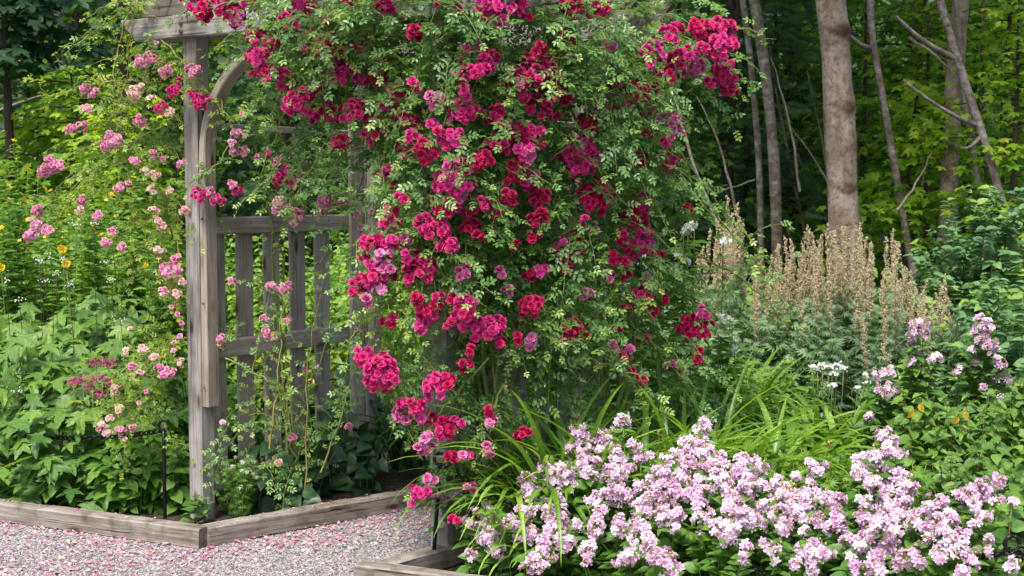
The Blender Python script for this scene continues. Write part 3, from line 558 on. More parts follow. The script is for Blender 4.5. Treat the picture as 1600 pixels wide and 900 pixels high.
# crimson clusters read off the photograph: (x, y, radius in photo pixels, kind)
CR = """470 5 20 c;453 37 14 c;487 70 18 c;515 78 22 r;412 65 22 c;405 90 18 c;415 118 16 c;443 125 15 c;513 30 6 c;597 15 14 c;550 0 14 c;648 52 14 r;703 8 17 c;773 12 30 c;573 78 14 c;592 90 10 c;592 115 11 m;588 130 13 r;533 117 20 c;565 125 6 c;547 115 10 c;453 165 12 c;477 160 20 c;498 143 6 c;507 183 17 c;553 177 18 c;575 180 9 r;592 207 20 c;615 143 14 c;617 162 18 c;633 145 14 r;680 157 14 m;697 158 8 m;637 192 16 c;645 215 9 c;677 198 10 c;687 210 10 c;707 220 18 c;633 240 18 c;667 240 17 r;647 130 8 c;727 85 10 c;757 75 8 c;763 100 16 c;747 113 14 c;727 120 14 c;723 143 12 c;730 173 18 c;718 185 14 c;750 177 8 r;783 187 18 c;777 230 20 c;793 207 12 r;750 253 16 r;713 280 28 c;737 268 12 c;530 223 14 r;608 280 9 c;607 265 5 c;588 273 5 c;797 290 10 c;797 137 8 r;300 6 14 c;318 20 14 r;345 8 16 c;362 22 16 c;375 30 10 m;390 3 12 c;813 0 12 c;823 28 6 r;883 65 14 r;888 78 8 c;840 77 10 r;850 90 12 r;825 90 8 r;893 12 16 r;933 8 20 c;833 133 38 c;808 130 18 c;857 120 16 c;880 143 16 r;840 167 20 c;868 177 8 r;962 130 12 c;1003 140 18 r;973 147 9 c;957 160 14 c;988 157 10 r;977 167 12 c;933 167 14 m;1008 172 12 m;1017 88 20 c;950 72 9 m;1048 53 16 c;1057 98 14 c;1078 83 10 c;1083 107 16 m;1093 43 14 r;1125 53 22 c;1127 77 22 c;1098 73 8 c;1133 117 18 c;1108 132 9 c;1140 140 12 c;1027 115 8 c;1047 123 10 r;923 197 16 r;1047 200 20 m;1007 213 8 r;820 217 26 c;807 207 14 r;820 240 18 c;807 263 18 r;820 277 18 c;913 233 16 c;897 243 16 c;920 250 16 c;907 267 16 c;880 247 10 r;997 250 12 r;1045 253 14 c;1040 225 6 c;937 295 10 r;733 323 18 c;753 320 12 c;717 303 12 c;763 317 10 r;697 323 18 r;627 310 9 c;613 328 8 c;608 350 14 c;590 370 8 c;570 378 6 c;582 382 9 c;600 383 9 c;615 377 10 c;633 372 9 m;630 388 8 c;662 353 14 c;680 363 16 c;693 353 12 c;702 388 14 c;733 360 14 r;777 327 12 r;797 310 12 r;747 370 6 r;648 403 8 c;635 400 6 c;655 427 22 c;640 437 10 c;660 410 10 c;678 417 9 r;570 400 6 c;572 417 10 c;590 430 16 c;603 417 14 m;563 437 10 c;557 453 12 c;570 447 8 c;592 448 12 m;608 428 10 c;600 400 12 m;573 470 6 m;652 470 12 r;685 467 8 c;682 478 7 r;657 507 12 c;672 497 12 c;660 487 12 r;683 492 8 c;720 427 12 m;792 458 9 m;782 428 6 m;728 483 18 c;707 468 7 r;707 507 12 c;727 503 12 c;737 513 16 c;767 517 20 c;777 533 10 r;733 547 9 r;730 573 10 r;610 503 10 r;567 560 14 c;597 577 22 c;590 592 18 c;613 592 8 c;677 597 12 c;697 593 12 r;843 313 16 r;843 347 14 r;832 370 9 r;807 387 8 r;933 310 24 r;917 303 12 r;1003 320 16 c;990 343 18 r;987 332 9 r;1013 367 14 c;1000 377 14 c;975 380 12 r;973 367 8 r;1007 385 10 c;987 400 7 c;915 347 6 c;925 363 9 m;872 380 10 c;877 397 12 c;900 390 14 r;897 372 9 r;880 407 10 c;888 420 10 r;843 422 11 c;828 428 11 r;963 403 9 r;970 412 8 r;1080 328 7 r;1027 400 9 r;943 428 8 m;957 437 8 m;972 430 8 c;1003 460 11 c;1012 437 7 m;1038 470 6 r;917 463 9 m;973 485 8 r;1018 487 9 r;828 480 18 r;827 493 12 c;842 468 6 c;893 527 22 r;890 515 14 c;920 502 5 r;808 528 7 r;827 530 11 m;1087 513 22 r;1093 525 14 r;1100 490 9 c;1090 550 7 r;1090 563 9 r;1005 530 7 c;957 543 8 m;960 515 6 c;968 562 9 r;982 547 8 m;985 580 7 r;1057 572 8 c;1003 593 5 r;1047 572 5 m;597 605 12 c;678 610 16 c;697 603 10 r;630 628 8 c;647 640 14 c;627 650 12 m;657 650 9 c;683 663 14 r;702 667 14 r;713 662 8 c;690 677 8 c;767 643 8 r;767 660 10 m;760 703 10 m;703 715 9 r;720 713 9 m;733 715 8 r;653 703 7 m;670 703 9 m;667 683 6 m;673 747 7 m;645 767 6 c;657 770 12 c;643 787 5 c;657 780 8 c;677 770 6 m;733 767 9 m;715 813 9 c;740 857 5 r;816 683 12 r"""
CR = [tuple(int(q) for q in s.split()[:3]) + (s.split()[3],) for s in CR.split(';')]
KIND = dict(c='crimson', r='red', m='mauve')
def dep(px, py):
    """depth of the face of the crimson mass: nearest by post C, further back towards D and over the arch"""
    if px < 640 and py < 300: return 5.60 + (640 - px) * .0009
    if py < 90: return 5.42 + max(0, px - 800) * .0019
    if px < 760: return 5.38
    return 5.38 + (px - 760) * .0021
BL = {
    'over the arch': [(330, 0, 6.2, 70, 30, .25, .8), (470, 50, 6.05, 55, 60, .25, 1), (520, 30, 6.05, 110, 65, .35, 1.1), (560, 130, 6.0, 85, 70, .28, .9), (650, 30, 5.85, 100, 90, .35, 1.3), (600, 60, 5.6, 70, 60, .2, .9), (540, 60, 5.75, 90, 70, .2, .9), (450, 40, 5.85, 50, 55, .15, .8), (780, 20, 5.75, 60, 60, .25, 1), (620, 200, 5.8, 60, 75, .25, 1), (500, 140, 6.0, 50, 50, .2, .55), (440, 0, 5.75, 50, 35, .12, 1), (520, -5, 5.65, 70, 40, .15, 1), (620, 0, 5.5, 70, 40, .12, .9), (480, 8, 5.5, 70, 22, .08, 1.2), (590, 8, 5.42, 70, 22, .08, 1.2), (680, 5, 5.35, 40, 22, .06, 1.0), (790, 0, 5.45, 50, 40, .12, .8), (760, 40, 5.4, 60, 40, .1, .6), (700, 130, 5.75, 80, 90, .3, 1)],
    'bracketed post': [(760, 230, 5.7, 125, 110, .35, 1.1), (705, 200, 5.5, 60, 120, .15, .9), (700, 350, 5.48, 60, 110, .14, .9), (700, 80, 5.5, 60, 70, .15, .9), (690, 310, 5.7, 85, 90, .3, 1), (790, 120, 5.85, 110, 110, .4, 1), (760, 400, 5.7, 105, 100, .35, 1), (650, 400, 5.65, 60, 75, .2, .7), (770, 520, 5.75, 75, 75, .22, 1), (615, 390, 5.65, 40, 55, .12, .6), (750, 600, 5.7, 50, 60, .18, .8), (590, 570, 5.6, 30, 40, .08, .35), (750, 760, 5.7, 25, 40, .08, .3)],
    'far side': [(900, 60, 5.9, 110, 80, .4, 1.2), (890, 5, 5.65, 60, 40, .15, 1.1), (1000, 50, 6.2, 60, 40, .15, .7), (1060, 20, 6.3, 50, 40, .15, .8), (850, 90, 5.6, 70, 70, .2, .9), (930, 120, 5.7, 70, 70, .2, .8), (910, 190, 5.95, 120, 110, .42, 1.1), (1010, 110, 6.3, 80, 60, .35, .9), (1085, 85, 6.35, 55, 50, .2, .6), (995, 250, 6.15, 50, 90, .3, 1), (900, 330, 5.95, 130, 100, .42, 1.1), (970, 400, 6.1, 70, 100, .35, .9), (850, 460, 5.85, 110, 90, .38, 1), (900, 525, 5.95, 120, 60, .28, .8), (1020, 510, 6.2, 70, 90, .28, .55), (1060, 580, 6.3, 50, 60, .15, .25), (1110, 430, 6.5, 50, 60, .15, .12), (1180, 490, 6.6, 40, 40, .12, .15), (1130, 30, 6.4, 50, 30, .15, .3)],
}
ROOT = {'over the arch': W(.20, LAC + .03, 0), 'bracketed post': W(.14, LAC + .16, 0), 'far side': W(LAB, LAC + .12, 0)}
LBL = {'over the arch': 'crimson climbing rose trained over the arch and beams of the arbor', 'bracketed post': 'crimson climbing rose cascading down the bracketed near post', 'far side': 'crimson climbing rose billowing over the outer side, arching towards the big trunk'}
roses = {}
for k in BL:
    o = thing('climbing_rose', LBL[k], 'climbing rose', ROOT[k], 'crimson climbing roses on the arbor')
    lf, cn = Acc(), Acc()
    dens = 6.6
    blob_fill(lf, cn, BL[k], dens)
    cs = [P(b_[0], b_[1], b_[2]) for b_ in BL[k]]
    for q in cs[::2]:      # main canes from the root up through the mass
        top = q; mid = np.array([ROOT[k][0] * .7 + q[0] * .3, ROOT[k][1] * .8 + q[1] * .2, q[2] * .85 + .25]); pts = bez(ROOT[k], mid, top, 18) + R.normal(0, .01, (18, 3)); pts[0] = ROOT[k]
        tube(cn, pts, np.linspace(.011, .004, 18), 6, R.random())
    roses[k] = (o, lf, cn, cs)
for (px, py, rp, kd) in CR:
    k = 'over the arch' if (px < 720 and py < 300 and not (px > 600 and py > 250)) else ('bracketed post' if px < 830 and not (px > 790 and py < 100) and not (py > 400 and px > 780) else 'far side')
    o, lf, cn, cs = roses[k]; Y = dep(px, py) + R.normal(0, .03)
    c = cluster(o, px, py, rp * (1.25 if rp > 13 else 1.15), Y - .05, KIND[kd], .042)
    # the shoot that carries it
    q = min(cs, key=lambda z: np.linalg.norm(z - c)); q = q + R.normal(0, .06, 3)
    pts = bez(q, (q + c) / 2 + [0, 0, .12], c + [0, .02, -.01], 9); tube(cn, pts, np.linspace(.003, .0018, 9), 3, R.random()); leafy(lf, cn, pts[3:], .075, .034, TOCAM)
# long arching shoots with clear air behind them
ARCS = {'over the arch': [((560, 0, 5.9), (470, 90, 5.8), (400, 285, 5.85)), ((620, 110, 5.8), (560, 230, 5.6), (480, 300, 5.7)), ((640, 170, 5.7), (560, 215, 5.6), (482, 295, 5.75)), ((450, 60, 6.), (400, 80, 5.9), (350, 100, 6.0)), ((560, 120, 5.9), (520, 210, 5.8), (440, 350, 5.9)), ((520, 150, 5.95), (460, 230, 5.9), (370, 330, 6.0)), ((600, 200, 5.8), (560, 300, 5.8), (500, 420, 5.9))],
        'bracketed post': [((700, 420, 5.5), (640, 470, 5.4), (570, 530, 5.45)), ((720, 440, 5.5), (660, 560, 5.4), (635, 690, 5.45)), ((760, 560, 5.5), (700, 640, 5.4), (640, 680, 5.45)), ((640, 450, 5.5), (580, 480, 5.4), (540, 540, 5.5)), ((790, 600, 5.5), (750, 680, 5.4), (700, 740, 5.45))],
        'far side': [((1040, 60, 6.3), (1130, 20, 6.2), (1200, 60, 6.25)), ((1090, 110, 6.3), (1150, 90, 6.2), (1172, 140, 6.25)), ((1030, 200, 6.2), (1130, 330, 6.2), (1210, 420, 6.3)), ((1040, 270, 6.2), (1120, 320, 6.2), (1230, 480, 6.3)), ((960, 460, 5.8), (1040, 480, 5.8), (1075, 610, 5.9)), ((1000, 430, 6.), (1100, 460, 6.1), (1170, 560, 6.2)), ((820, 520, 5.6), (880, 480, 5.5), (930, 560, 5.6)), ((980, 500, 5.9), (1060, 570, 5.9), (1110, 660, 6.)), ((900, 560, 5.7), (990, 560, 5.6), (1040, 640, 5.8)), ((1000, 560, 6), (1090, 560, 6.), (1160, 620, 6.1)), ((1090, 400, 6.4), (1160, 420, 6.4), (1240, 520, 6.5))]}
for k, L_ in ARCS.items():
    o, lf, cn, cs = roses[k]
    for a_, b_, c_ in L_:
        pts = bez(P(*a_), P(*b_), P(*c_), 16) + R.normal(0, .006, (16, 3)); tube(cn, pts, np.linspace(.0055, .002, 16), 5, .85); leafy(lf, cn, pts[2:], .075, .036, TOCAM, bias=.12)
        for i in (5, 8, 11, 13): shoot(lf, cn, pts[i], nrm(R.normal(0, 1, 3) + [0, -.3, .3]), R.uniform(.08, .2), .6, .07, .12, TOCAM)
for k, (o, lf, cn, cs) in roses.items(): link('foliage', lf, M['rose'], o); link('cane', cn, M['cane'], o)

# pink roses: one outside the left post, one inside the lattice panel
PK1 = """244 67 5 p;222 98 12 p;236 92 10 p;257 112 10 p;302 112 12 p;131 139 8 p;146 146 9 p;209 146 12 f;220 137 6 f;136 171 8 f;219 189 9 p;235 155 7 f;112 201 9 p;129 198 8 p;163 228 9 p;180 222 12 p;170 212 8 p;210 251 9 p;236 241 8 p;254 248 4 p;80 257 14 p;67 267 10 p;95 260 8 p;228 269 8 f;242 275 8 f;185 294 9 p;200 286 5 p;237 297 8 f;282 255 6 p;280 129 6 c;272 145 10 c;298 148 7 c;313 160 14 c;325 155 7 c;252 170 10 m;265 178 9 f;56 330 10 p;52 349 9 p;62 354 8 p;76 362 10 p;48 368 12 p;130 314 8 p;127 328 8 f;153 338 9 p;175 364 8 p;167 380 9 p;190 387 7 p;246 345 8 f;254 355 6 f;248 392 8 f;252 420 9 p;262 428 10 p;272 410 8 p;276 423 10 p;257 457 7 p;279 400 5 p;268 480 5 p;277 491 4 p;283 505 5 p;281 526 5 p;203 514 4 f;272 535 5 p;271 548 5 p;207 574 6 p;217 583 6 f;262 583 12 p;248 577 8 p;281 567 6 f;197 549 6 f;285 440 6 f;312 307 14 m;340 315 12 m;327 300 8 p;180 610 8 f;187 640 8 f;158 665 9 f;167 676 8 f;190 673 8 p;207 670 6 p;172 655 6 f;228 612 5 p;195 686 5 f;217 630 5 f;224 545 7 f;240 560 7 f;275 460 7 f;268 300 6 f;240 330 7 f;288 330 7 f"""
PK2 = """369 207 8 p;380 212 6 p;362 225 8 p;366 233 8 p;381 239 10 p;378 178 5 p;363 290 8 p;370 296 9 m;430 253 9 p;445 247 6 p;447 268 10 m;433 280 11 m;458 285 12 m;475 275 8 m;402 245 5 p;429 330 7 p;437 318 10 f;447 325 8 p;463 338 12 p;460 350 8 p;505 315 12 p;508 325 8 p;498 336 6 p;536 320 9 p;548 315 7 p;556 335 7 p;580 335 6 p;568 356 7 p;425 450 9 p;443 452 11 p;452 445 6 p;413 500 6 p;417 520 7 p;427 527 8 f;449 502 6 p;565 515 9 p;477 576 5 p;495 573 5 p;361 440 6 p;344 530 7 p;350 537 6 p;348 660 5 p;457 684 6 p;437 722 6 f;545 668 7 p;420 240 6 m;480 260 7 m"""
KP = dict(p='pink', f='palepink', m='crimson', c='crimson')
def pinkrose(lab, data, root, blobs, Yf, mat, anch, arcs, dens=3.4, fl=.027):
    o = thing('climbing_rose', lab, 'climbing rose', root, 'pink climbing roses on the arbor'); lf, cn = Acc(), Acc()
    blob_fill(lf, cn, blobs, dens, .062, .1)
    an = [P(*q) for q in anch]
    for q in an[::2]:
        pts = bez(root, np.array([root[0], root[1], q[2] * .8 + .2]) * .6 + q * .4, q, 16) + R.normal(0, .012, (16, 3)); pts[0] = root; tube(cn, pts, np.linspace(.008, .003, 16), 5, R.random())
    for s in data.split(';'):
        px, py, rp, kd = s.split(); px, py, rp = int(px), int(py), int(rp); c = cluster(o, px, py, rp * 1.0, Yf(px, py), KP[kd], fl, 1 if rp < 6 else None)
        q = min(an, key=lambda z: np.linalg.norm((z - c) * [1, .5, 1])) + R.normal(0, .04, 3)
        pts = bez(q, (q + c) / 2 + [0, 0, .10], c + [0, .01, -.01], 10); tube(cn, pts, np.linspace(.0028, .0015, 10), 3, .9); leafy(lf, cn, pts[2:], .06, .036, TOCAM, bias=.15)
    for a_, b_, c_ in arcs:
        pts = bez(P(*a_), P(*b_), P(*c_), 16) + R.normal(0, .006, (16, 3)); tube(cn, pts, np.linspace(.005, .0018, 16), 5, .9); leafy(lf, cn, pts[2:], .065, .036, TOCAM, bias=.15)
        for i in (5, 8, 11, 13): shoot(lf, cn, pts[i], nrm(R.normal(0, 1, 3) + [0, -.3, .2]), R.uniform(.08, .2), .6, .065, .15, TOCAM)
    link('foliage', lf, M[mat], o); link('cane', cn, M['cane'], o)
pinkrose('pink climbing rose with yellow-green leaves spilling outside the left arbor post', PK1, W(.25, -.14, 0),
         [(250, 110, 6.55, 50, 55, .2, .6), (255, 210, 6.5, 45, 75, .2, .8), (190, 210, 6.5, 50, 60, .15, .35), (262, 330, 6.55, 35, 80, .2, 1), (265, 450, 6.6, 32, 80, .2, 1), (255, 550, 6.55, 42, 70, .2, 1.1), (215, 620, 6.5, 50, 50, .2, 1.0), (180, 60, 6.5, 55, 50, .15, .3), (250, 680, 6.45, 45, 30, .12, .5), (230, 20, 6.5, 50, 30, .15, .5)],
         lambda x, y: 6.26, 'limerose', [(262, 110, 6.55), (262, 230, 6.55), (262, 340, 6.55), (262, 450, 6.55), (250, 560, 6.55), (215, 640, 6.5), (190, 230, 6.5)],
         [((230, 0, 6.4), (180, 20, 6.3), (95, 90, 6.3)), ((200, 10, 6.4), (165, 120, 6.3), (185, 245, 6.3)), ((215, 0, 6.4), (200, 50, 6.3), (207, 115, 6.3)), ((250, 130, 6.4), (140, 110, 6.3), (60, 172, 6.3)), ((255, 200, 6.4), (160, 230, 6.3), (85, 340, 6.3)), ((255, 300, 6.5), (200, 270, 6.3), (110, 320, 6.3)), ((250, 60, 6.4), (300, 110, 6.3), (360, 190, 6.2)), ((270, 0, 6.4), (200, -30, 6.3), (140, 30, 6.3)), ((260, 560, 6.5), (200, 540, 6.3), (150, 650, 6.3))], 5.2)
pinkrose('pink climbing rose threading through the lattice panel inside the arbor', PK2, W(.45, .12, 0),
         [(390, 220, 6.8, 35, 40, .15, .4), (455, 215, 6.9, 60, 50, .15, .6), (360, 300, 6.6, 25, 50, .12, .5), (500, 290, 6.9, 60, 45, .15, .55), (430, 300, 6.8, 50, 40, .12, .35), (500, 150, 6.9, 80, 50, .2, 1), (390, 665, 6.5, 55, 55, .15, 1.2), (480, 640, 6.65, 75, 45, .15, .9), (372, 735, 6.35, 35, 45, .12, .9), (440, 720, 6.5, 60, 40, .12, .7), (540, 640, 6.9, 40, 60, .12, .7), (420, 440, 6.7, 60, 70, .1, .08)],
         lambda x, y: 6.2 + (x - 340) * .0018, 'rose', [(400, 220, 6.6), (470, 240, 6.7), (440, 330, 6.6), (540, 320, 6.8), (430, 480, 6.6), (360, 540, 6.5), (550, 500, 6.8), (400, 660, 6.4), (490, 600, 6.6)],
         [((340, 140, 6.3), (400, 260, 6.2), (270, 290, 6.3)), ((480, 760, 6.4), (470, 560, 6.3), (510, 420, 6.5)), ((420, 700, 6.3), (440, 560, 6.3), (440, 470, 6.4)), ((500, 740, 6.4), (560, 600, 6.3), (575, 480, 6.6)), ((350, 560, 6.35), (420, 590, 6.3), (470, 640, 6.4)), ((510, 120, 6.5), (500, 260, 6.5), (430, 390, 6.5))], 3.0, .028)

# ------------------------------------------------------------------ herbaceous plants
def herb(name, lab, cat, base, h, r, nst, tpl, lsz, step, mat, group=None, stem='cane', lean=(0, 0), tilt=.1, t0=.12, pair=True, heads=None, taper=.45, ow=.3, bias=0, rst=.003, spread=1.0, bow=.25):
    base = np.array([base[0], base[1], 0.0]); o = thing(name, lab, cat, base, group); lf, st = Acc(), Acc(); tops = []
    for k in range(nst):
        th = R.random() * 6.283; q = r * math.sqrt(R.random()); hh = h * R.uniform(.78, 1.05) * (1 - .28 * (q / max(r, .01)) ** 2)
        top = base + [math.cos(th) * q * spread + lean[0] * hh, math.sin(th) * q * spread + lean[1] * hh, hh]; bs = base + [math.cos(th) * q * .35, math.sin(th) * q * .35, 0]
        pts = bez(bs, bs * .6 + top * .4 + [0, 0, hh * bow], top, 9); tube(st, pts, np.linspace(rst, rst * .45, 9), 4, R.random()); tops.append((top, nrm(pts[-1] - pts[-2])))
        n = max(3, int(hh / step)); s = np.linspace(t0, .98, n); q_ = np.stack([np.interp(s, np.linspace(0, 1, 9), pts[:, i]) for i in range(3)], 1)
        a0 = R.random() * 6.3; an = a0 + np.arange(n) * (math.pi / 2 if pair else 2.4)
        for sg in ((0, math.pi) if pair else (0,)):
            d = nrm(np.stack([np.cos(an + sg), np.sin(an + sg), np.full(n, tilt)], 1) + R.normal(0, .22, (n, 3)))
            N = nrm(UP + ow * np.array([0, -1, 0]) + R.normal(0, .3, (n, 3)))
            sz = lsz * R.uniform(.7, 1.15, n) * np.interp(s, [0, .4, 1], [.9, 1, taper])
            lf.inst(tpl, q_, d, N, sz, np.clip(R.normal(.42 + bias, .18, n) + .2 * (s - .5), 0, 1))
    link('foliage', lf, M[mat], o); link('stem', st, M[stem], o)
    if heads:
        for (tp, dr) in tops: heads(o, tp, dr)
    return o
def palmate_plant(lab, base, h, r, n, lsz, mat, group, tpl=PALM, bias=0, fl=None):
    """mound of long-stalked lobed leaves"""
    base = np.array([base[0], base[1], 0.0]); o = thing('palmate_leaved_plant', lab, 'plant', base, group); lf, st = Acc(), Acc()
    u = nrm(R.normal(0, 1, (n, 3))); u[:, 2] = np.abs(u[:, 2]); rr = R.uniform(.35, 1, (n, 1)) ** .6
    p = base + u * rr * [r, r, h]; d = nrm(u * [1, 1, .1] + [0, -.35, -.45] + R.normal(0, .3, (n, 3))); N = nrm(u * [.5, .5, .3] + [0, -.35, .8] + R.normal(0, .25, (n, 3)))
    lf.inst(tpl, p, d, N, lsz * R.uniform(.6, 1.15, n), np.clip(R.normal(.42 + bias, .2, n), 0, 1))
    for k in range(0, n, 3):
        b0 = base + [u[k, 0] * r * .15, u[k, 1] * r * .15, 0]; tube(st, bez(b0, (b0 + p[k]) / 2 + [0, 0, h * .2], p[k], 6), np.linspace(.004, .002, 6), 4, R.random())
    link('foliage', lf, M[mat], o); link('petiole', st, M['cane'], o)
    if fl:
        for (px, py, Y) in fl:
            t = P(px, py, Y); s = Acc(); tube(s, bez([t[0] + R.normal(0, .05), base[1], .2], [t[0], base[1], t[2] * .6], t, 9), .0018, 5, .5); so = link('flower_stalk', s, M['darkstem'], o)
            a = Acc(); q = t + R.normal(0, .016, (9, 3)) * [1, 1, .5]; a.inst(BEAD, q, nrm(R.normal(0, .5, (9, 3)) + UP), R.normal(0, 1, (9, 3)), .011); link('bud', a, M['white'], so)
    return o
GP = 'palmate-leaved plants filling the left bed'
pl = [(-2.15, 6.75, .62, .42, 300, 'palmate plant with drooping dark stalks at the far left kerb'), (-1.80, 6.78, .50, .33, 220, 'low palmate plant behind the chain, left of the ringed post'),
      (-2.45, 7.1, .86, .45, 330, 'tall palmate plant at the picture edge below the yellow daisies'), (-1.98, 7.2, .84, .42, 330, 'palmate plant with white buds on dark stalks, left of the astilbe'), (-1.62, 7.15, .70, .35, 240, 'palmate plant tucked behind the pink rose'), (-2.75, 7.6, .95, .45, 300, 'hindmost palmate plant at the picture edge'), (-2.25, 7.7, .98, .45, 330, 'hindmost palmate plant beneath the yellow daisies')]
bud = {0: [(28, 612, 6.7), (26, 670, 6.6)], 2: [(78, 400, 7.0), (30, 470, 7.), (62, 410, 7.1), (8, 440, 7)], 3: [(62, 408, 7.1), (88, 428, 7.2), (110, 447, 7.2), (120, 352, 7.3), (168, 410, 7.2), (146, 350, 7.2)], 4: [(174, 437, 7.1), (125, 632, 6.8), (188, 500, 7)], 6: [(100, 405, 7.6), (70, 440, 7.6), (175, 380, 7.5)]}
for i, (x, y, h, r, n, lab) in enumerate(pl): palmate_plant(lab, (x, y), h, r, n, .135, 'herb' if i != 1 else 'lime', GP, fl=bud.get(i))
# lime nettle-leaved plants by the chain post
for i, (px, py, h, r, lab) in enumerate([(170, 790, .36, .17, 'lime green nettle-leaved plant left of the ringed chain post'), (215, 800, .34, .16, 'bushy nettle-leaved plant just left of the chain post base'), (275, 800, .36, .13, 'nettle-leaved plant between the chain post and arbor post'), (130, 770, .34, .15, 'nettle-leaved plant under the drooping palmate leaves'), (235, 770, .5, .17, 'taller nettle-leaved plant behind the chain'), (195, 760, .46, .17, 'nettle-leaved plant below the faded pink roses'), (295, 770, .42, .12, 'nettle-leaved plant against the arbor post')]):
    b0 = G(px, py); herb('nettle_leaved_plant', lab, 'plant', b0, h, r, 15, OVATE, .085, .045, 'lime', 'nettle-leaved plants along the kerb', ow=.7, tilt=-.05, bias=-.05)
herb('seedling', 'single young seedling in front of the arbor post on the kerb', 'plant', G(305, 822), .15, .03, 2, OVATE, .095, .03, 'herb', tilt=.3, taper=.8)
# tall plants with yellow daisies, back left
def yellow_head(o, tp, dr):
    a = Acc(); a.inst(DAISY, tp[None], nrm(R.normal(0, 1, (1, 3))), nrm(dr + R.normal(0, .3, 3))[None], .045 * R.uniform(.5, 1.1)); link('flower', a, M['yellow'], o)
for i, (px, Y, h) in enumerate([(15, 8.8, 1.75), (75, 9.0, 1.7), (135, 8.7, 1.55), (195, 9.0, 1.6), (250, 8.8, 1.5), (-30, 9.3, 1.8), (105, 9.8, 1.75), (220, 9.9, 1.7), (40, 9.9, 1.8), (160, 10.2, 1.8)]):
    b0 = P(px, 600, Y); herb('yellow_daisy_plant', 'tall leafy clump with small yellow daisies behind the palmate plants', 'plant', b0, h, .32, 16, LANCE, .13, .05, 'lime', 'tall yellow daisies at the back of the left bed', ow=.3, tilt=.25, t0=.15, heads=yellow_head, bias=-.05)
# two larger orange-yellow flowers
for (px, py, lab) in ((104, 412, 'orange-yellow daisy in front of the tall daisies, lower of two'), (98, 390, 'orange-yellow daisy just above another one'), (2, 418, 'orange daisy at the picture edge')):
    t = P(px, py, 8.0); o = thing('orange_daisy', lab, 'flower', (t[0], t[1], 0), 'orange daisies'); a = Acc(); tube(a, bez([t[0] + .05, t[1] + .1, 0], [t[0], t[1] + .05, t[2] * .6], t, 8), .003, 4, .5); link('stem', a, M['cane'], o)
    a = Acc(); a.inst(DOUBLE[0], t[None], UP[None], nrm([0, -1, .6])[None], .06); link('flower', a, M['yellow'], o)
# magenta astilbe / masterwort
o = thing('astilbe', 'astilbe with flat dusky magenta flower plumes among palmate leaves', 'plant', P(145, 700, 6.85) * [1, 1, 0])
st = Acc()
for (px, py, r) in ((130, 592, 16), (160, 590, 14), (115, 596, 10), (178, 596, 12), (145, 604, 15), (150, 565, 10), (170, 567, 10), (182, 605, 9), (158, 615, 8)):
    t = P(px, py, 6.6); tube(st, bez(np.array(o['_b']), [t[0], t[1], t[2] * .5], t, 6), .003, 4, .5); a = Acc(); n = 70; q = t + R.normal(0, 1, (n, 3)) * [r * .0018, .02, .009]; a.inst(STAR, q, nrm(R.normal(0, 1, (n, 3))), nrm(R.normal(0, .4, (n, 3)) + [0, -.5, .7]), .011); link('flower_plume', a, M['magenta'], o)
link('stem', st, M['cane'], o)

# inside the lattice panel: dark broad leaves, feverfew, shaded strap leaves
for i, (px, py, h, r, sz, lab) in enumerate([(430, 790, .33, .16, .13, 'dark heart-leaved plant below the lattice panel'), (480, 780, .30, .15, .13, 'dark heart-leaved plant behind the middle of the kerb'), (530, 765, .45, .15, .14, 'heart-leaved plant climbing near the far lattice end'), (395, 800, .25, .12, .12, 'low heart-leaved plant behind the feverfew'), (555, 740, .62, .14, .13, 'tallest heart-leaved plant beside the rear left arbor post'), (450, 740, .5, .2, .12, 'heart-leaved plant against the lattice slats'), (510, 730, .55, .2, .12, 'heart-leaved plant behind the lattice slats'), (570, 770, .3, .14, .12, 'heart-leaved plant at the far end of the grey-brown kerb'), (460, 805, .2, .12, .11, 'lowest heart-leaved plant touching the middle of the kerb'), (350, 770, .4, .12, .1, 'heart-leaved plant right beside the front left arbor post')]):
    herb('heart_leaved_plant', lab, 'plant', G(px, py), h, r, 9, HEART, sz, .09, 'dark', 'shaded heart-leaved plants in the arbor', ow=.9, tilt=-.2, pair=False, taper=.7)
def daisy_head(o, tp, dr):
    a = Acc(); a.inst(DAISY, tp[None], UP[None], nrm([R.normal(0, .3), -1, .5])[None], .021); d = link('flower', a, M['white'], o); a = Acc(); a.inst(BEAD, (tp + [0, -.003, -.002])[None], nrm([0, -1, .5])[None], UP[None], .007); link('disc', a, M['yellow'], d)
for (px, py, h, r, lab, n) in [(372, 808, .30, .10, 'white feverfew with button daisies at the foot of the arbor post', 22), (358, 800, .20, .07, 'low lime feverfew clump touching the post bracket', 8)]:
    herb('feverfew', lab, 'plant', G(px, py), h, r, n, FEATHER, .055, .022, 'lime', 'feverfew', ow=.7, heads=daisy_head, pair=False, taper=.8)
# shrub seen through the lattice, lime and yellow
for i, (px, Y, h) in enumerate([(380, 8.3, .95), (470, 8.2, 1.05), (550, 8.6, 1.0), (420, 9.3, 1.3), (520, 9.4, 1.35), (620, 9.6, 1.25), (330, 9.4, 1.3), (660, 10.4, 1.5), (580, 10.6, 1.5)]):
    b0 = P(px, 600, Y); herb('leafy_border_plant', 'yellow-green leafy clump seen through the lattice panel' if i < 7 else 'yellow-green leafy clump behind the arbor opening', 'plant', b0, h, .38, 20, OVATE, .085, .05, 'lime' if i != 1 else 'limerose', 'yellow-green border plants behind the arbor', ow=.6, bias=.22, tilt=0)

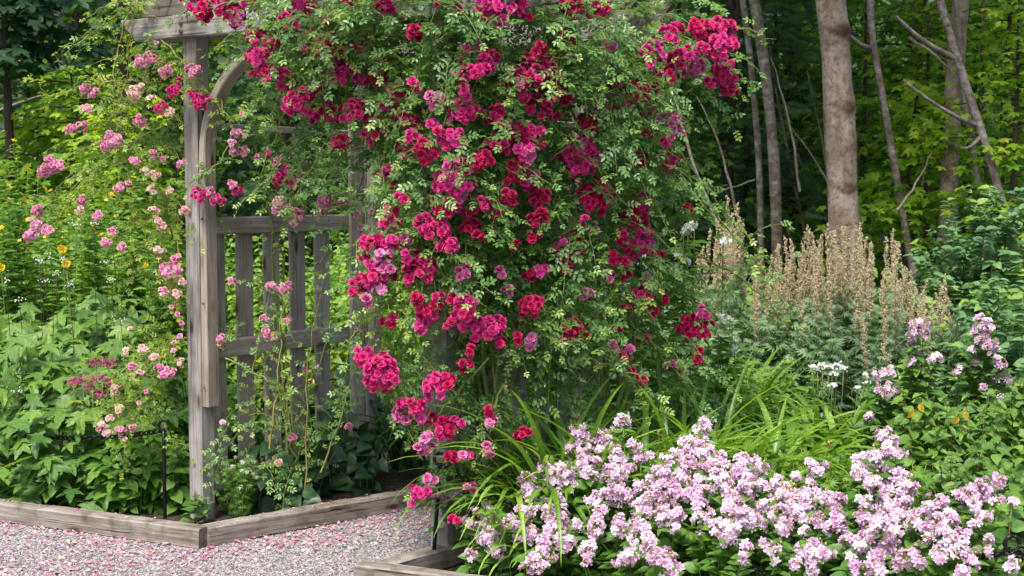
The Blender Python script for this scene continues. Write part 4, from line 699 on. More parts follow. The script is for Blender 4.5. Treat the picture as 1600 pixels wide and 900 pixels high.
# ------------------------------------------------------------------ strap-leaved daylilies
def strap(acc, base, th, L_, arch, w, rv, up=.9):
    n = 11; t = np.linspace(0, 1, n); d = np.array([math.cos(th), math.sin(th), 0]); ang = np.interp(t, [0, .35, 1], [0.12, .12 + arch * .45, arch * 1.75 + .1]) ; st = L_ / n
    q = np.cumsum(np.stack([np.sin(ang), np.cos(ang)], 1) * st, 0); c = base + d * q[:, 0:1] + UP * q[:, 1:2]; s = np.cross(d, UP); c = c + s * (R.normal(0, .03) * t ** 2)[:, None]
    ww = w * np.interp(t, [0, .15, .6, .9, 1], [.6, 1, .9, .4, .03]); nn = nrm(np.cross(s[None], np.gradient(c, axis=0)))
    V = np.stack([c - s * ww[:, None] + nn * ww[:, None] * .45, c, c + s * ww[:, None] + nn * ww[:, None] * .45], 1).reshape(-1, 3); T = []
    for i in range(n - 1):
        a = i * 3; b = a + 3; T += [(a, a + 1, b + 1), (a, b + 1, b), (a + 1, a + 2, b + 2), (a + 1, b + 2, b + 1)]
    acc.add(V, T, np.clip(rv + .25 * np.repeat(t, 3) ** 3, 0, 1), np.repeat(t, 3))
def daylily(lab, base, n, L_, r, arch=(.3, 1.3), mat='blade', w=.011, face=None, stalks=(), yellow=0, bias=0):
    base = np.array([base[0], base[1], 0.]); o = thing('daylily', lab, 'daylily', base, 'strap-leaved daylily clumps'); a, ya = Acc(), Acc()
    for k in range(n):
        th = R.random() * 6.283 if face is None or R.random() < .35 else face + R.normal(0, .7)
        b0 = base + [R.normal(0, r * .5), R.normal(0, r * .5), 0]; strap(ya if k < yellow else a, b0, th, L_ * R.uniform(.65, 1.1), R.uniform(*arch), w * 1.15 * R.uniform(.75, 1.2), np.clip(R.normal(.42 + bias, .2), 0, 1))
    link('leaves', a, M[mat], o)
    if yellow: y = link('leaves', ya, M['yellowleaf'], o); y['label'] = 'withered orange-yellow leaves'
    for (px, py, Y) in stalks:
        t = P(px, py, Y); s = Acc(); tube(s, bez(base, [(base[0] + t[0]) / 2, base[1], t[2] * .8], t, 9), .0032, 5, .6); so = link('flower_stalk', s, M['cane'], o)
        s = Acc(); q = t + R.normal(0, .010, (7, 3)); s.inst(BEAD, q, nrm(R.normal(0, .7, (7, 3)) + UP), R.normal(0, 1, (7, 3)), .022 * R.uniform(.6, 1.1, 7)); link('bud', s, M['calyx'], so)
daylily('dark-shaded daylily clump under the hanging crimson rose', P(890, 600, 5.62), 120, .92, .22, (.5, 1.6), 'blade', .013, stalks=[(1007, 560, 6.2), (920, 590, 6.1)], bias=.0)
daylily('daylily clump between the rose and the tallest soapwort peak', P(1010, 600, 5.58), 100, .86, .2, (.6, 1.6), 'blade', .013, stalks=[(1030, 680, 5.9), (1010, 690, 5.9)])
daylily('daylily clump with a withered orange leaf, right of the tallest soapwort peak', P(1200, 600, 6.2), 100, .80, .2, (.7, 1.7), 'blade', .016, stalks=[(1143, 690, 6.), (1300, 695, 6.0)], yellow=3, bias=.12)
daylily('fresh green daylily clump in front of the mugwort', P(1290, 600, 6.8), 90,   .78, .22, (.6, 1.6), 'blade', .015, bias=.12)
daylily('daylily clump behind the withered orange leaf', P(1150, 600, 7.3), 80, .86, .2, (.5, 1.4), 'blade', .012, bias=.15)
daylily('daylily arching over the chain post near the bracketed post', P(862, 600, 5.45), 60, .80, .12, (.5, 1.5), 'blade', .0095, face=math.pi * 1.05, stalks=[(775, 690, 5.6)], bias=.1)
daylily('daylily clump tucked at the foot of the bracketed-post rose', P(870, 600, 5.62), 90, .85, .16, (.4, 1.5), 'blade', .010, bias=-.02)
daylily('small daylily tuft spilling over the splintered kerb', P(850, 600, 5.3), 20, .45, .08, (.7, 1.6), 'blade', .008, face=math.pi * 1.2, bias=.15)
daylily('dark daylily clump beyond the rear left arbor post', P(640, 600, 7.35), 80, .72, .16, (.5, 1.4), 'darkblade', .012)
daylily('pale green daylily clump glimpsed between the arbor posts', P(650, 600, 8.6), 110, 1.0, .28, (.15, .8), 'blade', .010, bias=.2)
daylily('daylily clump just right of the dark-shaded clump', P(1100, 600, 5.9), 110, .88, .2, (.5, 1.4), 'blade', .012, bias=0.05)
daylily('daylily clump at the feet of the mauve soapwort', P(1390, 600, 7.0), 50, .66, .2, (.3, 1.2), 'blade', .010, bias=0.1)

# ------------------------------------------------------------------ soapwort
SW = """688 763 20;712 770 12;692 785 9;757 810 24;733 817 8;760 845 18;793 817 12;737 870 10;973 662 14;907 682 18;933 693 20;947 700 16;910 712 14;928 722 10;855 737 16;880 733 16;890 750 18;867 743 12;912 733 10;827 762 18;820 797 14;815 817 18;807 830 14;830 837 14;858 807 18;877 813 16;867 780 14;863 833 16;887 847 14;850 867 16;835 867 10;918 857 14;900 820 12;930 780 16;933 807 12;933 822 12;967 727 16;982 730 10;990 700 12;963 743 16;1002 717 10;1020 717 9;967 770 18;980 780 14;967 817 12;967 833 14;997 760 14;1000 793 14;993 817 12;1013 793 16;1020 760 16;1033 740 14;1047 723 14;1027 777 16;1040 757 16;1060 743 16;1077 727 16;1080 700 18;1100 670 16;1093 682 12;1103 710 16;1123 717 14;1087 753 16;1073 773 18;1053 777 16;1097 773 14;1057 803 16;1030 800 14;1013 840 12;1010 857 16;1033 817 10;1053 827 8;983 872 10;1043 880 22;1100 813 16;1117 820 8;1120 747 18;1133 760 18;1150 743 16;1167 727 18;1183 733 14;1147 777 18;1167 767 18;1187 760 16;1143 797 16;1167 807 18;1137 820 16;1153 827 16;1140 840 14;1183 817 16;1193 793 14;1167 857 12;1160 873 9;1197 853 10;1210 767 16;1227 770 16;1247 780 18;1267 763 14;1267 783 18;1293 777 14;1310 783 12;1217 800 16;1240 803 16;1223 830 16;1277 813 16;1310 813 18;1300 827 14;1280 737 12;1267 730 10;1245 745 5;1258 830 7;1323 847 14;1287 863 14;1267 867 18;1250 857 12;1243 882 9;1270 893 9;1333 877 9;1273 847 7;1380 683 14;1393 693 12;1400 710 14;1387 703 12;1347 717 14;1367 713 12;1343 740 14;1363 753 14;1370 730 12;1397 740 12;1413 743 8;1400 763 14;1420 763 14;1383 773 14;1350 787 10;1407 787 14;1387 800 18;1407 807 16;1353 813 18;1377 827 18;1400 830 18;1360 840 16;1387 857 18;1353 863 14;1370 877 14;1353 888 8;1400 883 10;1417 873 16;1437 877 10;1450 797 18;1467 787 14;1433 813 16;1463 813 16;1483 807 14;1447 830 14;1477 833 16;1497 840 16;1477 857 16;1503 857 14;1473 873 8;1517 873 14;1540 850 14;1507 780 16;1527 767 18;1543 767 14;1560 753 10;1560 787 9;1582 787 9;1520 790 12;1540 807 12;1523 823 10;1583 887 12"""
SW = [tuple(int(q) for q in s.split()) for s in SW.split(';')]
SW += [(q[0] + int(R.integers(-20, 21)), q[1] + int(R.integers(4, 22)), 13) for i, q in enumerate(SW) if (i % 3 == 0 or (q[0] < 960 and i % 2)) and 740 < q[0] < 1540]
def edgeY(X): return K3[1] + (X - K3[0]) * D3[1] / D3[0]
def soap_plants(pts, plants, depth, group, rad=1.0, leaf=.075, extra=9, mat='soapleaf', leafn=OVATE):
    for i, (cx, lab) in enumerate(plants):
        mine = [q for q in pts if min(range(len(plants)), key=lambda j: abs(plants[j][0] - q[0])) == i]
        if not mine: continue
        Ys = [depth(q) for q in mine]; cX = np.mean([P(q[0], q[1], y)[0] for q, y in zip(mine, Ys)]); base = np.array([cX, np.mean(Ys) + .12, 0.])
        o = thing('soapwort', lab, 'soapwort', base, group); lf, st, cal = Acc(), Acc(), Acc()
        tg_ = [(P(q[0], q[1], y), q[2] * y / F * rad) for q, y in zip(mine, Ys)]
        for _ in range(extra if not (i <= 1 and group.startswith('pink')) else 0): q = base + [R.normal(0, .12), R.normal(0, .12), R.uniform(.2, .4)]; tg_.append((q, 0))
        for c, rr in tg_:
            b0 = base + [(c[0] - base[0]) * .5 + R.normal(0, .02), (c[1] - base[1]) * .3, 0]
            sp = bez(b0, [b0[0] * .6 + c[0] * .4, b0[1] * .7 + c[1] * .3, c[2] * .75], c, 10); tube(st, sp, np.linspace(.0032, .002, 10), 4, R.random())
            n = max(4, int(c[2] / .042)); s = np.linspace(.1, .93, n); q_ = np.stack([np.interp(s, np.linspace(0, 1, 10), sp[:, k]) for k in range(3)], 1); an = R.random() * 6 + np.arange(n) * 1.57
            for sg in (0, math.pi):
                d = nrm(np.stack([np.cos(an + sg), np.sin(an + sg), np.full(n, .25)], 1) + R.normal(0, .2, (n, 3))); N = nrm(UP + [0, -.5, 0] + R.normal(0, .25, (n, 3)))
                if i == 0 and group.startswith('pink') and sg: continue
                lf.inst(leafn if R.random() < .4 else LANCE, q_, d, N, leaf * R.uniform(.8, 1.2, n) * np.interp(s, [0, .5, 1], [.9, 1, .6]), np.clip(R.normal(.42, .18, n), 0, 1))
            if rr > 0:
                a = Acc(); rr = rr * 1.03; m_ = int(np.clip((rr / .0105) ** 2 * 1.4, 6, 66)); fl = .034
                u = nrm(R.normal(0, 1, (m_, 3)) + [0, -.55, .45]); q = c + u * (rr * R.uniform(.3, 1.18, (m_, 1))) * [R.uniform(.8, 1.15), .85, R.uniform(.8, 1.35)]; N = nrm(u + R.normal(0, .35, (m_, 3)) + [0, 0, .15]); yv = nrm(np.cross(N, R.normal(0, 1, (m_, 3))))
                base_r = R.normal(.50, .17)
                for k in range(3): a.inst(SOAP[k], q[k::3], yv[k::3], N[k::3], fl * R.uniform(.8, 1.12, len(q[k::3])), np.clip(R.normal(base_r, .2, len(q[k::3])), 0, 1))
                h = link('flower_head', a, M['soap'], o)
                a = Acc(); a.inst(BEAD, q - N * .016, N, yv, .016, R.uniform(.1, .6, m_)); k2 = max(2, int(m_ * R.uniform(.1, .6))); qq = c + R.normal(0, .35, (k2, 3)) * rr + [0, -.2 * rr, .35 * rr]; a.inst(BEAD, qq, nrm(R.normal(0, .5, (k2, 3)) + UP), R.normal(0, 1, (k2, 3)), .014, R.uniform(.4, 1, k2)); link('calyx', a, M['calyx'], h)
        link('foliage', lf, M[mat], o); link('stem', st, M['cane'], o)
def dsw(q):
    X = (q[0] - 800) / F * 5.1; base = 5.50 - (X + .315) * .738 + .0; return base + (-.14 if q[0] < 1180 else (.14 if q[0] > 1380 else .03)) + (845 - q[1]) * .0032 + R.normal(0, .03)
PLN = [(700, 'small soapwort sprig beside the leaning chain post'), (760, 'low soapwort at the left end of the pink drift'), (825, 'soapwort with low heads left of the first mound'), (872, 'soapwort forming the left mound under the daylilies'), (930, 'soapwort mound with the highest heads left of the gap'), (975, 'soapwort below the small lone head near the daylily buds'), (1020, 'soapwort between the left mound and the tallest spike'), (1058, 'soapwort with a low round head hanging at the bottom edge'), (1095, 'soapwort carrying the tallest spike of the drift'), (1145, 'dense soapwort just right of the tallest spike'), (1190, 'soapwort left of the dip in the drift'), (1235, 'soapwort in the dip between the two peaks'), (1275, 'soapwort right of the dip with two small stray heads'), (1315, 'sparse soapwort before the second peak'), (1360, 'left half of the second soapwort peak'), (1400, 'right half of the second soapwort peak above the chain'), (1450, 'soapwort right of the second peak'), (1490, 'soapwort leaning over the black chain'), (1535, 'soapwort near the ringed chain post at the bed corner'), (1585, 'last small soapwort by the ringed chain post')]
soap_plants(SW, PLN, dsw, 'pink soapwort drift along the front of the bed')
SW2 = [(1433, 513, 14), (1443, 523, 10), (1427, 530, 10), (1458, 560, 11), (1423, 565, 8), (1435, 557, 6), (1533, 513, 16), (1523, 520, 6), (1537, 537, 16), (1553, 540, 9), (1517, 550, 8), (1523, 570, 14), (1562, 567, 11), (1530, 595, 9), (1567, 593, 12), (1498, 582, 6), (1377, 587, 14), (1390, 582, 8), (1387, 613, 10), (1400, 610, 8), (1412, 612, 6), (1360, 650, 7), (1497, 625, 10), (1533, 605, 6), (1565, 622, 5), (1580, 653, 6), (1373, 610, 6)]
soap_plants(SW2, [(1385, 'mauve soapwort with low heads near the white yarrow'), (1440, 'mauve soapwort with one tall head before the mugwort'), (1500, 'mauve soapwort between its two taller neighbours'), (1530, 'tallest mauve soapwort in front of the blue-green shrub'), (1570, 'mauve soapwort at the picture edge below the shrub')], lambda q: 6.5 + R.normal(0, .04), 'mauve soapwort in the middle of the right bed', leaf=.10, extra=26, mat='herb')
# yellow leaves among them
for i, (px, py, r) in enumerate([(1437, 632, .05), (1513, 655, .045), (1425, 640, .05)]):
    pass
for i, (px, Y, h, lab) in enumerate([(1450, 6.2, .66, 'leafy green perennial under the tall mauve soapwort'), (1520, 6.1, .66, 'lance-leaved perennial with no flowers, behind the corner soapwort'), (1590, 6.2, .68, 'lance-leaved perennial at the picture edge below the shrub'), (1480, 5.7, .42, 'low leafy perennial right behind the second soapwort peak'), (1560, 5.7, .5, 'low leafy perennial behind the last soapwort'), (1400, 6.7, .62, 'leafy perennial behind the second soapwort peak'), (1620, 5.4, .5, 'leafy perennial cut off by the picture edge')]):
    o = herb('leafy_perennial', lab, 'plant', P(px, 600, Y), h, .24, 26, LANCE if i % 2 else OVATE, .115, .05, 'herb', 'green perennials in the right bed', ow=.5, tilt=-.1, bias=.0, stem='brownstem')
    if i in (0, 1):
        a = Acc(); t = np.array([P(px - 15, 632 + 12 * i, Y - .25), P(px - 22, 642 + 9 * i, Y - .25)]); a.inst(OVATE, t, nrm([[.8, -.2, -1], [-.6, -.2, -.7]]), nrm([[0, -1, .3], [.7, -1, .2]]), .042); y = link('leaves', a, M['yellowleaf'], o); y['label'] = 'yellowed dying leaves'
for i, (px, Y) in enumerate([(1300, 5.9), (1350, 5.9), (1420, 5.7), (1260, 5.8)]):
    herb('chamomile', 'feathery light green ground plant between daylilies and soapwort', 'plant', P(px, 600, Y), .42, .16, 18, FEATHER, .075, .03, 'lime', 'feathery green plants in the right bed', ow=.6, pair=False, bias=.1, taper=.9)
# white yarrow
o = thing('white_yarrow', 'white yarrow with flat flower heads at the foot of the mugwort', 'plant', P(1300, 600, 7.2) * [1, 1, 0]); st = Acc()
for (px, py, r) in ((1285, 570, 9), (1295, 573, 12), (1307, 570, 9), (1277, 576, 7), (1300, 582, 8), (1352, 584, 4), (1393, 573, 5), (1270, 572, 4), (1318, 575, 5), (1340, 605, 5), (1300, 600, 6), (1355, 598, 5)):
    t = P(px, py, 7.0); b0 = np.array(o['_b']); tube(st, bez(b0, [t[0], t[1], t[2] * .6], t, 6), .0025, 4, .5); a = Acc(); n = 16 + r; q = t + R.normal(0, 1, (n, 3)) * [r * .0017, .015, .005]; a.inst(STAR, q, nrm(R.normal(0, 1, (n, 3))), nrm(R.normal(0, .3, (n, 3)) + [0, -.5, .8]), .013); link('flower_head', a, M['white'], o)
link('stem', st, M['cane'], o)
# white mallow-like flowers behind the rose
o = thing('white_phlox', 'white-flowered phlox half hidden behind the hanging rose', 'plant', P(1025, 600, 7.3) * [1, 1, 0]); st, lf = Acc(), Acc()
for (px, py, r) in ((1005, 413, 8), (1018, 425, 7), (1003, 400, 7), (1017, 435, 8), (1030, 400, 5), (1060, 400, 6), (1074, 408, 5), (1075, 355, 7), (1068, 362, 5), (1085, 350, 5), (978, 445, 6), (1022, 455, 6), (1037, 448, 5), (1130, 375, 6), (1128, 500, 6), (1140, 498, 7), (1123, 518, 7), (1143, 528, 7), (1142, 548, 6), (1148, 543, 5), (1010, 377, 5), (1055, 420, 5), (1068, 440, 5), (990, 415, 6)):
    t = P(px, py, 7.0); b0 = np.array([t[0], o['_b'][1], 0]); sp = bez(b0, [t[0], t[1], t[2] * .6], t, 9); tube(st, sp, .0028, 4, .5); a = Acc(); n = 6 + r; q = t + R.normal(0, 1, (n, 3)) * [r * .0014, .015, r * .0014]; a.inst(STAR, q, nrm(R.normal(0, 1, (n, 3))), nrm(R.normal(0, .4, (n, 3)) + [0, -.8, .5]), .024); link('flower_head', a, M['white'], o)
    n = 14; s = np.linspace(.2, .92, n); q_ = np.stack([np.interp(s, np.linspace(0, 1, 9), sp[:, k]) for k in range(3)], 1); an = R.random() * 6 + np.arange(n) * 1.57
    for sg in (0, math.pi): lf.inst(LANCE, q_, nrm(np.stack([np.cos(an + sg), np.sin(an + sg), np.full(n, .1)], 1)), nrm(UP + [0, -.5, 0] + R.normal(0, .2, (n, 3))), .09, np.clip(R.normal(.5, .15, n), 0, 1))
link('stem', st, M['cane'], o); link('foliage', lf, M['lime'], o)
for i, (px, Y, h, lab) in enumerate([(1090, 7.7, 1.0, 'grey-green leafy clump between the hanging rose and the mugwort'), (1010, 8.0, 1.05, 'grey-green leafy clump behind the white phlox'), (940, 7.9, .95, 'grey-green leafy clump hidden behind the rose'), (1160, 7.4, .62, 'bright leafy clump before the mugwort'), (1110, 7.1, .6, 'bright broad-leaved clump below the white flowers'), (1220, 7.9, .6, 'low leafy clump at the foot of the mugwort'), (840, 8.2, 1.0, 'leafy clump behind the bracketed post'), (740, 8.6, 1.1, 'leafy clump behind the crimson curtain')]):
    herb('leafy_perennial', lab, 'plant', P(px, 600, Y), h, .28, 26, OVATE, .085, .05, 'mug' if i < 3 else 'lime', 'leafy clumps between rose and mugwort', ow=.6, bias=.05)

# ------------------------------------------------------------------ mugwort
SPK = [(1098, 385), (1110, 360), (1122, 330), (1137, 308), (1146, 335), (1152, 318), (1130, 350), (1160, 350), (1118, 395), (1143, 372), (1175, 400), (1190, 392), (1204, 400), (1216, 383), (1226, 372), (1240, 388), (1235, 375), (1248, 395), (1262, 355), (1272, 378), (1284, 368), (1294, 352), (1304, 362), (1315, 355), (1318, 366), (1327, 375), (1336, 353), (1344, 350), (1353, 372), (1302, 372), (1282, 383), (1256, 385), (1360, 380), (1343, 375), (1270, 365), (1395, 360), (1400, 378), (1365, 400), (1414, 420), (1422, 425), (1420, 440), (1440, 460), (1448, 440), (1475, 430), (1470, 445), (1455, 470), (1435, 475), (1380, 425), (1398, 430), (1410, 412), (1346, 490), (1352, 470), (1383, 500), (1463, 460), (1480, 465), (1494, 500), (1297, 480), (1303, 450), (1255, 430), (1333, 420), (1325, 440), (1380, 440), (1230, 420), (1212, 410), (1182, 430), (1165, 420), (1280, 415), (1310, 400), (1350, 410), (1400, 460), (1430, 440)]
GPM = 'tan-plumed mugwort plants in front of the woods'
mp_ = [(1105, 'mugwort with plumes showing just past the hanging rose'), (1145, 'tallest mugwort, its tan plumes beside the hanging rose'), (1190, 'mugwort left of the big trunk under the thin birch trunks'), (1235, 'mugwort in front of the right-hand birch trunk'), (1275, 'mugwort left of the big trunk'), (1310, 'mugwort directly before the big tree trunk'), (1345, 'mugwort at the right side of the big trunk'), (1395, 'mugwort between the big trunk and the blue-green shrub'), (1430, 'shorter mugwort overlapping the blue-green shrub'), (1470, 'last mugwort at the right, before the blue-green shrub')]
for i, (cx, lab) in enumerate(mp_):
    mine = [q for q in SPK if min(range(len(mp_)), key=lambda j: abs(mp_[j][0] - q[0])) == i]; Y = 8.6
    base = P(cx, 600, Y) * [1, 1, 0]; o = thing('mugwort', lab, 'mugwort', base, GPM); lf, st = Acc(), Acc()
    for (px, py) in mine + [(a_[0] + R.integers(-11, 12), a_[1] + R.integers(0, 34)) for a_ in mine if a_[1] < 420]:
        Yq = Y + R.normal(0, .2) - max(0, py - 440) * .008; t = P(px, py, Yq); b0 = np.array([base[0] + (t[0] - base[0]) * .6, Yq, 0]); lean = np.array([R.normal(0, .03), 0, 0]); sp = bez(b0, (b0 + t) / 2 + lean, t, 12) + R.normal(0, .004, (12, 3)); tube(st, sp, np.linspace(.004, .0015, 12), 4, R.random())
        L_ = R.uniform(.38, .55); z0 = t[2] - L_; a = Acc()
        for br in range(32):      # plume: short side sprays packed with seeds
            f = br / 32; z = z0 + L_ * f; c = np.array([np.interp(z, sp[:, 2], sp[:, k]) for k in range(3)]); bl = .062 * (1 - f) ** .6 + .012; th = R.random() * 6.3; d = nrm([math.cos(th), math.sin(th), 2.6]); m_ = int(9 + bl * 210); q = c + d * bl * R.random((m_, 1)) + R.normal(0, .0035, (m_, 3)); a.inst(BEAD, q, nrm(R.normal(0, .6, (m_, 3)) + UP), R.normal(0, 1, (m_, 3)), R.uniform(.007, .012, m_))
        link('seed_plume', a, M['tan'], o)
        n = 40; s = np.linspace(.15, .72, n); q_ = np.stack([np.interp(s, np.linspace(0, 1, 12), sp[:, k]) for k in range(3)], 1); an = np.arange(n) * 2.4
        lf.inst(FEATHER, q_, nrm(np.stack([np.cos(an), np.sin(an), np.full(n, .1)], 1) + R.normal(0, .2, (n, 3))), nrm(UP + [0, -.5, 0] + R.normal(0, .3, (n, 3))), .10 * R.uniform(.6, 1.1, n) * np.interp(s, [0, .5, 1], [1, 1, .4]), np.clip(R.normal(.45, .2, n), 0, 1))
    for _ in range(12):
        b0 = base + [R.normal(0, .16), R.normal(-.05, .2), 0]; hh = R.uniform(.45, .78); sp = bez(b0, b0 + [0, 0, hh * .5], b0 + [R.normal(0, .08), R.normal(0, .08), hh], 12); tube(st, sp, .003, 4, .5); n = 34; s = np.linspace(.1, 1, n); q_ = np.stack([np.interp(s, np.linspace(0, 1, 12), sp[:, k]) for k in range(3)], 1); an = np.arange(n) * 2.4
        lf.inst(FEATHER, q_, nrm(np.stack([np.cos(an), np.sin(an), np.full(n, .1)], 1) + R.normal(0, .2, (n, 3))), nrm(UP + [0, -.5, 0] + R.normal(0, .3, (n, 3))), .11 * R.uniform(.6, 1.1, n), np.clip(R.normal(.45, .2, n), 0, 1))
    link('foliage', lf, M['mug'], o); link('stem', st, M['cane'], o)

# ------------------------------------------------------------------ shrubs
def shrub(lab, base, h, r, nb, mat, lsz, tpl=OVATE, group=None, name='shrub', per=16, bias=0, L_=.3, low=.15):
    base = np.array([base[0], base[1], 0.]); o = thing(name, lab, 'shrub', base, group); lf, st = Acc(), Acc()
    for k in range(nb):
        u = nrm(R.normal(0, 1, 3)); u[2] = abs(u[2]) * .9 + low * (R.random() - .3); u[1] = -abs(u[1]) if R.random() < .6 else u[1]; u = nrm(u); q = base + u * [r, r, h] * R.uniform(.45, .93) * (1 + .12 * math.sin(u[0] * 7 + k % 3))
        q[2] = max(q[2], .08); d = nrm(u * .8 + [0, 0, .45] + R.normal(0, .35, 3)); t = np.linspace(0, 1, 7)[:, None]; pts = q + d * L_ * R.uniform(.6, 1.1) * t; pts[:, 2:3] -= .12 * L_ * t * t
        if k % 3 == 0: tube(st, bez(base + [u[0] * r * .12, u[1] * r * .12, 0], base * .4 + q * .6 + [0, 0, .15 * h], q, 8), np.linspace(.011, .003, 8), 4, R.random())
        tube(st, pts, np.linspace(.003, .0015, 7), 3, R.random()); n = per; s = np.linspace(0, 1, n); q_ = np.stack([np.interp(s, t[:, 0], pts[:, i]) for i in range(3)], 1); sd = nrm(np.cross(d, UP)); sg = np.where(np.arange(n) % 2, 1, -1)[:, None]
        lf.inst(tpl, q_, nrm(sd * sg + d * .6 + [0, 0, -.25] + R.normal(0, .25, (n, 3))), nrm(UP * .8 + u * .4 + TOCAM * .3 + R.normal(0, .25, (n, 3))), lsz * R.uniform(.7, 1.15, n), np.clip(R.normal(.38 + bias, .15) + R.normal(0, .12, n) + .3 * s ** 3, 0, 1))
    link('foliage', lf, M[mat], o); link('branch', st, M['brownstem'], o); return o
shrub('rounded blue-green shrub with yellow-tipped shoots at the wood edge', P(1520, 600, 9.9), 1.42, .62, 330, 'blue', .082, group='shrubs at the wood edge', bias=-.02)
shrub('blue-green shrub cut off by the picture edge', P(1640, 600, 9.6), 1.3, .5, 220, 'blue', .082, group='shrubs at the wood edge', bias=.05)
shrub('lower blue-green shrub just behind the mauve soapwort', P(1570, 600, 8.3), .85, .45, 190, 'blue', .08, group='shrubs at the wood edge')

# ------------------------------------------------------------------ woods
def tree(lab, pts_px, Y, w0, w1, mat, group='trees of the wood', name='woodland_tree', crown=None, branches=(), scars=(), sides=10, crownmat='forest', lsz=.16, nleaf=900, up=True, ext=7.5):
    """pts_px: (x,y) from low to high at depth Y, continued down to the ground and up to the crown"""
    pts = [P(x, y, Y) for x, y in pts_px]; d = nrm(pts[0] - pts[1]); g0 = pts[0] + d * (pts[0][2] / max(.2, -d[2])); g0[2] = 0
    allp = [g0] + pts
    if up: dd = nrm(pts[-1] - pts[-2]); allp.append(pts[-1] + dd * (ext - pts[-1][2]) / max(.3, dd[2]))
    allp = np.array(allp); n = 60; L_ = np.concatenate([[0], np.cumsum(np.linalg.norm(np.diff(allp, axis=0), axis=1))]); s = np.linspace(0, L_[-1], n); q = np.stack([np.interp(s, L_, allp[:, k]) for k in range(3)], 1)
    for _ in range(2): q[1:-1] = (q[:-2] + q[1:-1] * 2 + q[2:]) / 4
    ph = R.random() * 6; q[:, 0] += .15 * w0 * np.sin(s * 1.3 + ph); rad = np.interp(s, [0, .4, L_[-1]], [w0 * .66, w0 * .5, w1 * .5]) * (1 + .04 * np.sin(s * 5 + ph))
    o = thing(name, lab, 'tree', q[0], group); a = Acc()
    if scars:
        n2 = 420; s2 = np.linspace(0, L_[-1], n2); q2 = np.stack([np.interp(s2, s, q[:, k]) for k in range(3)], 1); r2 = np.interp(s2, s, rad); z = q2[:, 2:3]; an = np.arange(24) / 24 * 2 * math.pi
        bm_ = np.ones((n2, 24)); sv = np.zeros((n2, 24))
        for (py, az, amp) in scars:
            zz = P(1300, py, Y)[2]; dz = (z - zz) / .07; da = np.angle(np.exp(1j * (an - az)))[None] / .75; bm_ += amp * 1.4 * np.exp(-dz ** 2 - da ** 2); sv += .9 * np.exp(-(dz * 1.3 + .5 * da) ** 2 - (da * 1.5) ** 2) + .8 * np.exp(-((dz + 1.1 - .9 * np.abs(da)) * 3.2) ** 2 - (da * .55) ** 2) + .12 * np.exp(-(dz * 5 + .6 * np.sin(an * 2)[None]) ** 2)
        tube(a, q2, r2, 24, 0, bump=lambda t, aa: bm_ * (1 + .02 * np.sin(aa * 3 + t * 20))); a.r[-1] = np.append(np.clip(sv, 0, 1).ravel(), 0)
    else: tube(a, q, rad, sides, np.repeat(R.random(), n * sides + 1) * .5)
    link('trunk', a, M[mat], o, smooth=True)
    for (p0, p1, Yb, w) in branches:
        a = Acc(); b0, b1 = P(*p0, Y), P(*p1, Yb); tube(a, bez(b0, (b0 + b1) / 2 + [0, 0, -.08], b1, 8), np.linspace(w, w * .4, 8), 6, .3); link('branch', a, M[mat], o)
    if crown:
        cr, ch = crown; c = q[-1] + [0, 0, -ch * .3]; a = Acc(); m_ = nleaf; u = nrm(R.normal(0, 1, (m_, 3))); qq = c + u * (R.uniform(.3, 1, (m_, 1)) ** .5) * [cr, cr, ch]
        cl = np.sin(qq[:, 0] * 2.3) + np.sin(qq[:, 1] * 2.1 + 1) + np.sin(qq[:, 2] * 2.7); keep = cl > -1.0; qq = qq[keep]; m_ = len(qq)
        a.inst(MAPLE, qq, nrm(R.normal(0, 1, (m_, 3)) + [0, -.3, -.5]), nrm(R.normal(0, .4, (m_, 3)) + UP), lsz * R.uniform(.7, 1.2, m_)); link('crown', a, M[crownmat], o)
        a = Acc()
        for _ in range(7): e = c + nrm(R.normal(0, 1, 3)) * [cr * .7, cr * .7, ch * .5]; tube(a, bez(q[-6], (q[-6] + e) / 2 + [0, 0, .3], e, 7), np.linspace(w1 * .4, .01, 7), 5, .3)
        link('limb', a, M[mat], o)
    return o
CR3 = (2.6, 1.7)
tree('big smooth grey-brown tree trunk with ring scars, behind the mugwort', [(1330, 395), (1318, 250), (1305, 140), (1290, 0)], 13.0, .30, .205, 'beech', crown=(3.6, 2.2), nleaf=3500, scars=[(45, 3.4, .22), (55, 4.2, .12), (165, 3.6, .12), (160, 5.4, .20), (235, 4.8, .05), (95, 5.3, .14), (290, 3.3, .06), (-60, 4, .2), (350, 4.5, .08)], lsz=.2)
tree('slim grey-brown trunk left of the pair of thin trunks', [(1190, 400), (1185, 250), (1172, 100), (1160, 0)], 14.2, .068, .055, 'birch', crown=CR3)
tree('pale mottled birch trunk, right of the thin pair', [(1213, 400), (1207, 250), (1195, 110), (1180, 0)], 13.6, .112, .09, 'birch', crown=CR3)
tree('leaning pale sapling trunk beside the hanging rose', [(1118, 340), (1085, 260), (1060, 170), (1035, 70)], 12.0, .045, .015, 'pale', up=False)
tree('thin leaning stick-like trunk left of the big trunk, nearer one', [(1297, 310), (1285, 220), (1262, 110)], 15.0, .045, .01, 'pale', up=False)
tree('thin bare trunk leaning left behind the birch, farther one', [(1262, 380), (1240, 280), (1212, 140), (1196, 30)], 15.5, .045, .012, 'pale', up=False)
tree('third thin bare trunk leaning between birch and big trunk', [(1285, 370), (1262, 290), (1232, 200), (1215, 120)], 16.0, .045, .01, 'pale', up=False)
tree('slim tree right of the big trunk with a forked pale branch', [(1382, 175), (1370, 110), (1360, 60), (1358, 0)], 13.2, .07, .055, 'birch', crown=CR3, branches=[((1360, 75), (1318, 42), 13.0, .028)])
